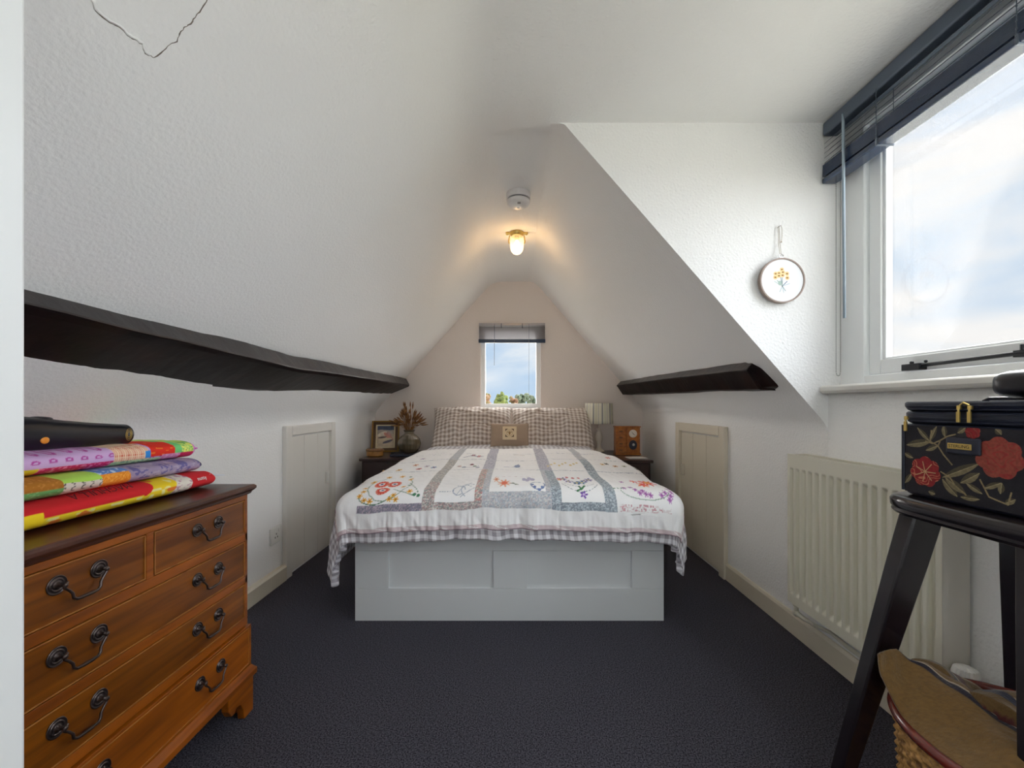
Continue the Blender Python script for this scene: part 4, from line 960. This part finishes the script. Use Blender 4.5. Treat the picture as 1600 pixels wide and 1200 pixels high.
def drawer(y0_, y1_, z0, z1, x, hys):
    g = .002
    d = MB(); d.box(x-.012, x+.0015, y0_+g, y1_-g, z0+g, z1-g)
    o = d.build('drawer', M['wood2'], cd, bevel=.003)
    # worn cock bead round the front
    b = MB(); t_ = .0028
    b.box(x+.0005, x+.0038, y0_+g, y1_-g, z1-g-t_, z1-g); b.box(x+.0005, x+.0038, y0_+g, y1_-g, z0+g, z0+g+t_); b.box(x+.0005, x+.0038, y0_+g, y0_+g+t_, z0+g+t_, z1-g-t_); b.box(x+.0005, x+.0038, y1_-g-t_, y1_-g, z0+g+t_, z1-g-t_)
    b.build('cock_bead', M['edge'], o, bevel=.001)
    for hy in hys:
        zc = (z0+z1)/2+.016; hw = .040; xf = x+.0015
        for s_ in (-1, 1):
            h = MB(); h.lathe([(.001,0),(.0185,0),(.0185,.0015),(.0172,.0026),(.0150,.0012),(.0135,.0012),(.0122,.0030),(.0105,.0030),(.0095,.0018),(.0065,.0025),(.0040,.006),(.0036,.014),(.0050,.017),(.0036,.020),(.001,.021)], 28, (xf, hy+s_*hw, zc), 'x')
            h.build('handle_rosette', M['bronze'], o, smooth=True, bevel=.0004)
        k = [(-.034,.004),(-.040,.001),(-.040,-.006),(-.033,-.013),(-.027,-.021),(-.026,-.030),(-.020,-.035),(-.008,-.0355)]
        pts = [(xf+.015+.005*(i/8), hy+a, zc+b_) for i, (a, b_) in enumerate(k)]; pts += [(p[0], 2*hy-p[1], p[2]) for p in reversed(pts)]
        MB().tube(pts, [.0026,.0028,.0027,.0026,.0026,.0028,.0030,.0036,.0036,.0030,.0028,.0026,.0026,.0027,.0028,.0026], 10).build('handle_bail', M['bronze'], o, smooth=True)
    return o
yl, yr = CY0+.016, CY1-.016
HY = (.822, 1.170)
drawer(yl, .972, .588, .697, CX-.003, (HY[0],)); drawer(.992, yr, .588, .697, CX-.003, (HY[1],))
drawer(yl, yr, .449, .563, CX-.003, HY); drawer(yl, yr, .313, .426, CX-.003, HY); drawer(CY0+.006, CY1-.006, .158, .280, CX+.004, HY)

# ------------------------------------------------------------ folded fabrics on the chest
def bundle(name, label, xf_, xb, y0_, y1_, z0, z1, paintf, seed, sag=0):      # z0, z1: (near, far)
    ny, na = 300, 110
    t_ = np.linspace(0, 1, ny); a = np.linspace(0, 2*PI, na, endpoint=False)
    T, Aa = np.meshgrid(t_, a, indexing='ij')
    en = np.clip(np.minimum(T, 1-T)/.012, 0, 1); en = (1-(1-en)**2.4)**.42*.80+.20
    z0 = z0[0]+(z0[1]-z0[0])*T; z1 = z1[0]+(z1[1]-z1[0])*T
    cxm = (xf_+xb)/2; rx = (xf_-xb)/2; czm = (z0+z1)/2; rz = (z1-z0)/2
    e_ = .42
    ca, sa = np.cos(Aa), np.sin(Aa)
    ex = np.sign(ca)*np.abs(ca)**e_; ez = np.sign(sa)*np.abs(sa)**.75
    X = cxm+rx*ex*(1-.02*(1-en))+.010*(vnoise(T*5, ex*1.5, seed)-.5); Yy = y0_+(y1_-y0_)*T
    Z = czm+rz*ez*en+np.where(ez > 0, .004*(vnoise(T*14, ex*6, seed+1)-.5), 0)
    Yy = Yy+.008*(vnoise(ex*2, ez*2, seed+3)-.5)*(T > .8)
    cc = paintf(Yy, ex, ez, X, Z)
    o = grid_obj(name, np.stack([X, Yy, Z], -1), M['paint'], col=cc, closev=True)
    me = o.data; n0 = ny*na
    bm = bmesh.new(); bm.from_mesh(me); bm.verts.ensure_lookup_table()
    bm.faces.new([bm.verts[i] for i in range(na)]).smooth = True; bm.faces.new([bm.verts[(ny-1)*na+i] for i in reversed(range(na))]).smooth = True
    bmesh.ops.recalc_face_normals(bm, faces=bm.faces); bm.to_mesh(me); bm.free()
    return tag(o, label, 'folded fabric')
def spots(a, b_, sc, sd, thr): return (hsh(np.floor(a*sc), np.floor(b_*sc), sd) > thr)
def fill(shape, c): return np.ones(shape+(3,))*A(c)
def paint_red(Y, ex, ez, X, Z):
    c = fill(Y.shape, (212, 22, 32)); w_ = Z
    low = (ez < -.25+.9*np.clip((Y-1.03)/.08, 0, 1)*1.8) ; 
    yel = (ez < -.12) | (Y > 1.075+.035*ez); c[yel] = A((240, 208, 30)); n1 = vnoise(Y*60, ez*4, 4); c[yel & (n1 > .68)] = A((236, 226, 150)); c[yel & (vnoise(Y*35, ez*2, 9) > .74)] = A((226, 120, 40))
    edge_ = np.abs(ez+.10) < .035; c[edge_ & (Y < 1.06)] = A((246, 226, 40))
    ma = (Y > 1.155+.02*ez) & (Y < 1.215+.01*ez); c[ma] = A((226, 218, 206)); c[ma & (vnoise(Y*130, ez*9, 5) > .75)] = A((190, 140, 160))
    rd_ = Y >= 1.215+.01*ez; c[rd_] = A((208, 26, 36))
    lg = (Y < .885-.05*(ez)) & (ez > -.5) & (Y < .835); c[lg & (ez < .35)] = A((250, 216, 20))
    return c
def paint_mid(Y, ex, ez, X, Z):
    c = fill(Y.shape, (162, 146, 176)); sp = vnoise(Y*150, (ex*3+ez)*7, 8); sp2 = vnoise(Y*50, (ex*3+ez)*2.2, 9); c[(sp > .62) & (sp2 > .5)] = A((108, 100, 158))
    c[(sp < .2)] = A((178, 164, 188))
    b1 = Y < .900; c[b1 & (ez >= .0)] = A((176, 112, 26)); c[b1 & (ez < .0)] = A((104, 168, 96))
    n1 = vnoise(Y*200, ez*12, 3); c[b1 & (n1 > .7) & (ez < 0)] = A((130, 190, 120)); c[b1 & (n1 > .7) & (ez >= 0)] = A((196, 130, 50))
    b2 = (Y >= .900) & (Y < .990); c[b2 & (ez > .25)] = A((178, 224, 92)); c[b2 & (ez <= .25)] = A((222, 212, 200))
    sw = np.abs(np.hypot(((Y*46) % 1)-.5, ((ez*1.7) % 1)-.5)-.26) < .07; c[b2 & sw & (ez <= .25) & (((Y*46) % 1) < .62)] = A((70, 62, 58))
    b3 = (Y >= .990) & (Y < 1.062); c[b3] = A((236, 140, 26)); d_ = np.hypot(((Y*38) % 1)-.5, ((ez*1.3+.3) % 1)-.5)
    c[b3 & ((d_*9) % 1 < .35)] = A((250, 176, 70)); c[b3 & (ez > .55)] = A((96, 140, 206)); c[b3 & (ez > .55) & (n1 > .6)] = A((200, 220, 240))
    c[(Y > 1.295) & (ex > -.5)] = A((36, 40, 66))
    return c
def paint_top(Y, ex, ez, X, Z):
    c = fill(Y.shape, (214, 176, 224)); d_ = np.hypot(((Y*30+np.floor(ez*2)*.5) % 1)-.5, ((ez*1.4+.2) % 1)-.5)
    c[(np.abs(d_-.2) < .07)] = A((190, 80, 170)); n1 = vnoise(Y*220, ez*12, 6)
    l1 = (ez < -.30) & (Y < 1.06); c[l1] = A((216, 30, 104)); c[l1 & (n1 > .66)] = A((240, 120, 170)); c[l1 & (Y < .89)] = A((240, 220, 40))
    b2 = (Y > 1.055) & (Y < 1.155) & (ez > -.45); c[b2] = A((246, 214, 182)); chk = ((Y*160) % 1 < .45) & ((ez*9) % 1 < .5); c[b2 & chk] = A((222, 96, 70))
    l2 = (Y >= 1.05) & (Y < 1.20) & (ez <= -.45); c[l2] = A((200, 226, 176)); c[l2 & (n1 > .6)] = A((130, 180, 150))
    bb = (Y > 1.145) & (Y < 1.165) & (ez > -.4) & (ez < .3); c[bb] = A((50, 140, 220))
    b3 = (Y >= 1.16) & (Y < 1.245+.02*vnoise(ez*9, ez, 1)) & (ez > -.35); c[b3] = A((232, 44, 18)); c[b3 & (vnoise(Y*60, ez*5, 2) > .78)] = A((246, 130, 40))
    b4 = (Y >= 1.245) & (ez > -.2); c[b4] = A((196, 234, 120)); c[b4 & (n1 > .62)] = A((250, 246, 120)); c[b4 & (n1 < .3)] = A((110, 190, 90)); c[b4 & (Y < 1.27)] = A((120, 214, 130))
    l3 = (Y >= 1.20) & (ez <= -.2); c[l3] = A((226, 140, 190)); c[l3 & (Y > 1.265)] = A((214, 30, 90)); c[l3 & (Y <= 1.265) & (n1 > .65)] = A((240, 180, 210))
    c[(Y > 1.315)] = A((222, 130, 204))
    return c
z0 = .7442
t1 = bundle('folded_fabric', 'red and yellow printed folded fabric, bottom of the stack on the chest of drawers', -.955, -1.290, .62, 1.315, (z0, z0), (.803, .796), paint_red, 1)
t2 = bundle('folded_fabric', 'lilac, green and orange folded fabric, middle of the stack on the chest', -.992, -1.290, .62, 1.300, (.801, .793), (.853, .838), paint_mid, 2)
t3 = bundle('folded_fabric', 'pink and lime patchwork folded fabric, top of the stack on the chest', -1.030, -1.290, .62, 1.325, (.851, .835), (.903, .892), paint_top, 3)
# loose corners
def corner(name, pts, m, parent):
    b = MB(); b.add(pts, [tuple(range(len(pts)))]); o = b.build(name, m, parent); s_ = o.modifiers.new('t', 'SOLIDIFY'); s_.thickness = .004; return o
corner('loose_corner', [(-1.04, 1.300, .872), (-1.06, 1.372, .858), (-1.10, 1.375, .852), (-1.16, 1.31, .87)], mat('pink_cloth', (222, 130, 204), .85), t3)
corner('loose_corner', [(-.965, 1.300, .786), (-.985, 1.395, .768), (-1.04, 1.375, .772), (-1.15, 1.30, .785)], mat('white_cloth', (232, 236, 244), .85), t1)
# printed words on the red fabric
def words(body, name, size, M4, m, parent):
    cu_ = bpy.data.curves.new(name, 'FONT'); cu_.body = body; cu_.size = size; cu_.extrude = size*.01; cu_.align_x = 'CENTER'; cu_.align_y = 'CENTER'
    tmp = bpy.data.objects.new(name, cu_); COL.objects.link(tmp); bpy.context.view_layer.update()
    me = bpy.data.meshes.new_from_object(tmp.evaluated_get(bpy.context.evaluated_depsgraph_get())); COL.objects.unlink(tmp); bpy.data.objects.remove(tmp)
    me.name = name; me.transform(M4); return finish(bpy.data.objects.new(name, me), name, m, parent, False, 0)
def basis(x, y, z, loc):
    m_ = Matrix((x, y, z)).transposed().to_4x4(); m_.translation = loc; return m_
M['ink'] = mat('dark_print', (96, 14, 22), .9); M['whiteink'] = mat('white_print', (240, 236, 236), .9)
def face_words(body, size, y, x, z, tiltz, m, par, flip=False):
    d = Vector((0, 1 if not flip else -1, 0)); nrm = Vector((math.sin(tiltz), 0, math.cos(tiltz))); up = nrm.cross(d)
    return words(body, 'printed_words', size, basis(d, up, nrm, Vector((x, y, z))), m, par)
face_words('MAGHULL A', .026, .965, -.9700, .8015, .62, M['ink'], t1, True)
face_words('nutty', .017, 1.252, -.9535, .781, 1.0, M['whiteink'], t1)

# hair dryer
hd = thing('hair_dryer', 'black hair dryer lying on the top folded fabric', 'hair dryer', (-1.125, 1.185, .918), 0); hd.rotation_euler.x = -.075
prof = [(.001, 0), (.0265, 0), (.0300, -.006), (.0300, -.03), (.0315, -.10), (.0350, -.17), (.0395, -.23), (.0415, -.28), (.0405, -.32), (.036, -.355), (.030, -.375), (.001, -.38)]
b = MB(); b.lathe([(r_, y_) for r_, y_ in prof], 40, (0, 0, 0), 'y'); b.build('barrel', M['dryer'], hd, smooth=True)
MB().lathe([(.001,.0008),(.022,.0008),(.022,.0002),(.001,.0002)], 30, axis='y').build('nozzle_grille', M['dark'], hd)
b = MB()
for r_ in (.008, .0125, .017): b.tube([(.030, -.020+r_*.55*math.cos(a), r_*math.sin(a)+.001) for a in np.linspace(0, 2*PI, 24, endpoint=False)], .0005, 5, closed=True)
b.build('gold_emblem', M['gold'], hd)
b = MB(); b.sphere((.0375, -.235, -.014), .0085, 14, (.35, 1.1, 1)); b.build('orange_button', M['orange'], hd, smooth=True)
b = MB(); b.tube([(-.01, -.275, -.015), (-.075, -.30, -.018), (-.145, -.33, -.020)], [.024, .019, .017], 16); b.build('handle', M['dryer'], hd, smooth=True)
b = MB(); b.sphere((.0, -.215, .0375), .012, 12, (1.2, 2.0, .4)); b.build('top_lug', M['dryer'], hd, smooth=True)

# ------------------------------------------------------------ stool table with the bag
stl = thing('stool', 'tall black wooden stool with splayed tapered legs, in front of the radiator', 'stool', (0, 0, 0))
SZ = .797
def srect(z, o_, n=64):
    cx_, cy_, hx, hy = .998, .800, .128-o_, .198-o_; out = []
    for k in range(n):
        a = 2*PI*k/n; c_, s_ = math.cos(a), math.sin(a); e2 = .48
        out.append((cx_+hx*math.copysign(abs(c_)**e2, c_), cy_+hy*math.copysign(abs(s_)**e2, s_), z))
    return out
MB().loft([srect(SZ-.045, .016), srect(SZ-.043, .006), srect(SZ-.036, .001), srect(SZ-.030, .003), srect(SZ-.026, .0), srect(SZ-.012, -.001), srect(SZ-.003, .005), srect(SZ, .014)]).build('seat', M['stool'], stl, smooth=True, bevel=.001)
def leg(tx, ty, fx, fy, wk=1.0):
    z1 = SZ-.0455; rings = []; 

    for z, w_, d_ in ((z1, .036, .020), (z1-.12, .034, .020), (.30, .024, .017), (0, .018, .014)):
        w_ *= wk; t_ = (z1-z)/z1; x = tx+(fx-tx)*t_; y = ty+(fy-ty)*t_
        sg = 1 if (fx-tx)*(fy-ty) < 0 else -1
        u = Vector((1, .35*0, 0)); v_ = Vector((0, 1, 0))
        rings.append([(x+u.x*w_*a, y+d_*b_, z) for a, b_ in ((-.85, -1), (.85, -1), (1, -.8), (1, .8), (.85, 1), (-.85, 1), (-1, .8), (-1, -.8))])
    MB().loft(rings).build('leg', M['stool'], stl, bevel=.003)
leg(.930, .935, .775, 1.005); leg(1.100, .900, 1.197, .972, .45); leg(.940, .735, .812, .638, .55); leg(1.075, .70, 1.180, .60, .45)

# tapestry vanity case
vc = thing('vanity_case', 'floral tapestry vanity case with navy vinyl lid, standing on the black stool', 'vanity case', (.906, .96, SZ+.0005))
# local: +Y far end at 0, length runs to -Y, depth +X
BL, BD, BH = .345, .185, .213
def rr_box(x0, x1, y0, y1, z0, z1, r, name, m, par, o_=0):
    rings = []
    def rc(z, o2):
        pts = []
        for (cx_, cy_, a0) in ((x1-r, y1-r, 0), (x0+r, y1-r, 90), (x0+r, y0+r, 180), (x1-r, y0+r, 270)):
            for k in range(7): a = math.radians(a0+15*k); pts.append((cx_+(r-o2)*math.cos(a), cy_+(r-o2)*math.sin(a), z))
        return pts
    b = MB(); b.loft([rc(z0, r*.55), rc(z0+.004, r*.22), rc(z0+.012, 0), rc(z1-.003, 0), rc(z1, .003)]); return b.build(name, m, par, bevel=0, smooth=False)
rr_box(0, BD, -BL, 0, 0, .163, .020, 'case_body', M['navy'], vc); rr_box(.001, BD-.001, -BL+.001, -.001, .1632, .191, .020, 'zip_band', M['navy'], vc); rr_box(-.001, BD+.001, -BL-.001, .001, .1912, .213, .021, 'lid', M['navy'], vc)
b = MB()
for z in (.170, .178, .186, .196, .204):
    b.tube([(.0-.0016, -.02, z), (-.0016, -BL+.02, z)], .0011, 6)
b.tube([(-.001, -.008, .010), (-.001, -.008, .160)], .003, 8)
b.build('piping', M['navy'], vc)
# tapestry on the long side
na_, nb_ = 460, 210; a_ = np.linspace(.012, BL-.012, na_); b2 = np.linspace(.008, .160, nb_); AA, BB = np.meshgrid(a_, b2, indexing='ij')
S, V = AA, BB; col = np.ones(S.shape+(3,))*A((26, 24, 32)); nz1 = vnoise(S*300, V*300, 3)
OL, OL2, RD, CO = (122, 110, 82), (78, 70, 52), (136, 24, 30), (146, 68, 54)
def leafp(x0, y0, x1, y1, w_, c, c2):
    L_ = math.hypot(x1-x0, y1-y0); tx, ty = (x1-x0)/L_, (y1-y0)/L_; t_ = ((S-x0)*tx+(V-y0)*ty)/L_; q = (-(S-x0)*ty+(V-y0)*tx)
    wd = w_*np.sin(np.clip(t_, 0, 1)*PI)**.8; m1 = (t_ > 0) & (t_ < 1) & (np.abs(q) < wd); col[m1] = A(c); col[m1 & (q > 0)] = A(c2); col[m1 & (np.abs(q) < .0008)] = A((150, 138, 104))
for l in [(.0154,.1138,.0718,.1266),(.0599,.1058,.0863,.119),(.0976,.1639,.1004,.1378),(.0413,.1551,.0689,.1264),(.0835,.1603,.0689,.1264),(.0087,.0954,.0318,.0855),(.0948,.0524,.1643,.0915),(.0948,.0495,.1245,.018),(.1004,.0534,.1399,.0269),(.1297,.0472,.1643,.0726),(.1399,.0492,.169,.0332),(.1713,.0444,.2004,.0605),(.2004,.0605,.1983,.0395),(.1297,.0191,.1643,.0214),(.012,.0252,.0286,.0503),(.1245,.1481,.1399,.1602),(.0659,.0171,.0806,.0142),(.2047,.023,.2214,.0344),(.24,.05,.28,.08),(.27,.03,.30,.06),(.29,.12,.33,.14),(.26,.15,.30,.13),(.2,.15,.19,.16)]:
    leafp(*l, .0055 if math.hypot(l[2]-l[0], l[3]-l[1]) < .04 else .0085, OL, OL2)
for p in ([(.09,.128),(.086,.118),(.098,.10),(.114,.082)], [(.06,.126),(.075,.122),(.09,.13),(.105,.14),(.12,.145)], [(.072,.15),(.07,.126),(.086,.119)], [(.092,.064),(.11,.055),(.12,.04),(.14,.025)], [(.165,.06),(.18,.03),(.21,.022),(.215,.045)]):
    line(p, .0014, (140, 124, 90))
def bloom(x, y, r, c, cs, seed):
    dx, dy = S-x, V-y; d = np.hypot(dx, dy); an = np.arctan2(dy, dx); lob = r*(.86+.14*np.abs(np.cos(an*3.5+seed)))
    m1 = d < lob; col[m1] = A(c); n_ = np.abs(((vnoise(S*70, V*70, seed)*3+d*60) % 1)-.5); col[m1 & (n_ < .13)] = A(cs)
bloom(.0585, .059, .0335, RD, (186, 110, 84), 4); bloom(.196, .106, .040, CO, (150, 50, 46), 7); bloom(.152, .152, .014, RD, CO, 2); bloom(.29, .06, .035, RD, (186, 110, 84), 9); bloom(.272, .13, .016, CO, RD, 8)
for k in range(7): a = k*.9; line([(.0585, .059), (.0585+.022*math.cos(a), .059+.022*math.sin(a))], .0010, (186, 150, 110))
col *= (.78+.4*nz1)[..., None]
grid_obj('tapestry_panel', np.stack([np.full_like(S, -.0012), -S, V], -1), M['paint'], vc, col=col)
# badge
bd = MB().box(-.0065, -.0013, -.169, -.106, .106, .139).build('badge', M['navy'], vc, bevel=.003)
MB().box(-.0085, -.0066, -.1555, -.1110, .1155, .1275).build('brass_plate', M['gold'], bd, bevel=.0015)
words('STERLING', 'badge_lettering', .0088, basis(Vector((0, -1, 0)), Vector((0, 0, 1)), Vector((-1, 0, 0)), Vector((-.0087, -.1333, .1215))), M['dark'], bd)
for yy, z in ((-.130, .200), (-.150, .200), (-.018, .176)):
    b = MB(); b.box(-.0075, -.0035, yy-.0030, yy+.0030, z-.030, z-.008); b.tube([(-.005, yy, z-.008), (-.006, yy, z-.001), (-.004, yy+.001, z+.004)], .002, 8); b.box(-.006, -.001, yy-.0035, yy+.0035, z-.004, z+.004); b.build('zip_pull', M['gold'], vc, bevel=.0008)
MB().tube([(-.004, -.132, .205), (-.006, -.140, .210), (-.004, -.148, .205)], .0018, 8).build('zip_link', M['gold'], vc)
b = MB(); b.tube([(BD*.5, -.09, .2132), (BD*.5, -.10, .2185), (BD*.5, -.24, .2185), (BD*.5, -.25, .2132)], .004, 8); b.build('carry_handle', M['navy'], vc)
# black pouch lying on the lid
b = MB(); rings = []
for k in range(17):
    t_ = (1-math.cos(PI*k/16))/2; y = -.163-.18*t_; s_ = max(.30, (1-abs(2*t_-1)**9)**.5)
    rings.append([(.055*s_*math.copysign(abs(math.cos(a))**.6, math.cos(a)), y, .027+.027*s_*math.copysign(abs(math.sin(a))**.7, math.sin(a))) for a in np.linspace(0, 2*PI, 32, endpoint=False)])
b.loft(rings); o = b.build('black_pouch', M['dryer'], smooth=True); o.location = (.906+.080, .96+.02, SZ+.0005+.2185); tag(o, 'rounded black leather pouch lying on top of the floral vanity case', 'pouch')

# ------------------------------------------------------------ seagrass basket with blanket
BCX, BCY, BRZ = .990, .770, .345
bs = thing('basket', 'woven seagrass basket with a reddish bentwood rim under the stool', 'basket', (BCX, BCY, 0))
nth, nzz = 640, 260; th = np.linspace(0, 2*PI, nth, endpoint=False); zz = np.linspace(.004, BRZ, nzz); TH, ZZ = np.meshgrid(th, zz, indexing='ij')
rb_ = np.interp(ZZ, [0, .04, .18, BRZ-.03, BRZ], [.150, .168, .192, .200, .196]); row = np.floor(ZZ/.0085); zf = (ZZ/.0085) % 1
wv = np.cos(TH*42+row*PI); rb_ = rb_+.0030*wv*np.sin(zf*PI)+.002*np.sin(zf*PI)
grid_obj('woven_side', np.stack([rb_*np.cos(TH), rb_*np.sin(TH), ZZ], -1), M['straw'], bs, closeu=True)
MB().lathe([(.001, .002), (.152, .002), (.152, .012), (.001, .012)], 48).build('basket_base', M['straw'], bs)
MB().tube([(.203*math.cos(a), .203*math.sin(a), BRZ+.006) for a in np.linspace(0, 2*PI, 96, endpoint=False)], .0105, 14, closed=True).build('basket_rim', M['cane'], bs, smooth=True)

# blanket: main flap + rolls, one mesh
def stripes(t, base=(104, 78, 40)):
    c = np.ones(t.shape+(3,))*A(base)
    for a, b_, k in ((.30,.42,(34,28,48)),(.42,.435,(196,180,160)),(.45,.52,(80,30,30)),(.70,.78,(32,36,60)),(.78,.79,(190,174,150)),(.05,.09,(84,30,28))): c[(t > a) & (t < b_)] = A(k)
    return c
flap_o = [(.800,.895,.462),(.794,.880,.416),(.795,.842,.372),(.790,.78,.356),(.796,.70,.354),(.835,.615,.354),(.90,.565,.354)]
flap_m = [(.830,.905,.462),(.845,.885,.435),(.855,.842,.420),(.868,.79,.410),(.885,.72,.405),(.92,.66,.395),(.97,.61,.38)]
flap_i = [(.862,.905,.452),(.895,.885,.442),(.915,.845,.430),(.925,.79,.415),(.935,.73,.400),(.955,.68,.385),(1.0,.63,.37)]
flap_in = [(.90,.90,.36),(.94,.89,.36),(.965,.85,.36),(.97,.80,.355),(.975,.75,.35),(1.0,.70,.34),(1.03,.65,.33)]
def sm(p, n):
    p = np.array(p); t_ = np.linspace(0, len(p)-1, n); i = np.clip(t_.astype(int), 0, len(p)-2); f_ = (t_-i)[:, None]
    g = np.gradient(p, axis=0); h0 = 2*f_**3-3*f_**2+1; h1_ = f_**3-2*f_**2+f_; h2 = -2*f_**3+3*f_**2; h3 = f_**3-f_**2
    return h0*p[i]+h1_*g[i]+h2*p[i+1]+h3*g[i+1]
cur = np.stack([sm(q, 90) for q in (flap_o, flap_m, flap_i, flap_in)], 1)      # 90 x 4 x 3
G_ = np.stack([sm(cur[i], 60) for i in range(90)], 0)
TT, UU = np.meshgrid(np.linspace(0, 1, 90), np.linspace(0, 1, 60), indexing='ij')
G_[..., 2] += .016*(vnoise(TT*4, UU*3, 3)-.5)+.010*(vnoise(TT*9+UU*4, UU*5, 13)-.5)+.0015*(vnoise(TT*40, UU*40, 5)-.5)
cc = np.ones(TT.shape+(3,))*A((112, 84, 42)); cc[(UU > .50) & (UU < .57)] = A((30, 24, 44)); cc[(UU >= .57) & (UU < .585)] = A((196, 180, 160)); cc[(UU > .66) & (UU < .72)] = A((74, 24, 26)); cc[(UU > .78)] = A((40, 30, 44)); cc *= (.8+.4*vnoise(TT*120, UU*70, 8))[..., None]
bk_ = thing('blanket', 'olive brown wool blanket with dark stripes bundled in the basket', 'blanket', (0, 0, 0))
o = grid_obj('blanket_fold', G_, M['blanket'], bk_, col=cc); s_ = o.modifiers.new('t', 'SOLIDIFY'); s_.thickness = .006; s_.offset = -1
def roll(pts, r, flat, seed, ph=0):
    c_ = sm(pts, 90); th = np.linspace(0, 2*PI, 40, endpoint=False); tg = np.gradient(c_, axis=0); tg /= np.linalg.norm(tg, axis=1)[:, None]
    up = np.array([0, 0, 1.0]); sd = np.cross(tg, up); sd /= np.linalg.norm(sd, axis=1)[:, None]; u2 = np.cross(sd, tg)
    tt = np.linspace(0, 1, 90); rr_ = r*np.clip(np.minimum(tt, 1-tt)/.06, .15, 1)**.5
    T_, H_2 = np.meshgrid(tt, th, indexing='ij'); R2 = rr_[:, None]*(1+.22*(vnoise(T_*5, np.cos(H_2)*2+3, seed)-.5)+.1*(vnoise(T_*14, np.sin(H_2)*3+5, seed+1)-.5))
    P_ = c_[:, None, :]+sd[:, None, :]*(R2*np.cos(H_2))[..., None]+u2[:, None, :]*(R2*np.sin(H_2)*flat)[..., None]
    cc = stripes((T_+.06*np.sin(H_2)+ph) % 1); cc *= (.8+.4*vnoise(T_*120, H_2*20, 8))[..., None]
    return grid_obj('blanket_fold', P_, M['blanket'], bk_, col=cc, closev=True)
roll([(.885,.885,.420),(.93,.895,.395),(1.0,.885,.355),(1.07,.86,.330),(1.12,.82,.315)], .040, .9, 3, .12)
roll([(.905,.78,.405),(.96,.79,.405),(1.03,.775,.395),(1.10,.75,.38)], .046, .85, 7, .45)
roll([(.96,.68,.37),(1.02,.70,.375),(1.09,.70,.365)], .045, .8, 11, .6)
# cream towel beside it
b = MB()
ct = thing('cream_towel', 'folded cream towel tucked beside the striped blanket in the basket', 'towel', (0, 0, 0))
MB().tube([(.930,.700,.395),(.945,.69,.405),(.975,.68,.405),(1.0,.675,.39)], [.012,.020,.020,.010], 16, flat=.6).build('towel_fold', M['creamcloth'], ct, smooth=True)
MB().tube([(.925,.665,.380),(.94,.655,.390),(.97,.645,.390),(1.0,.64,.375)], [.012,.021,.021,.010], 16, flat=.6).build('towel_fold', M['creamcloth'], ct, smooth=True)
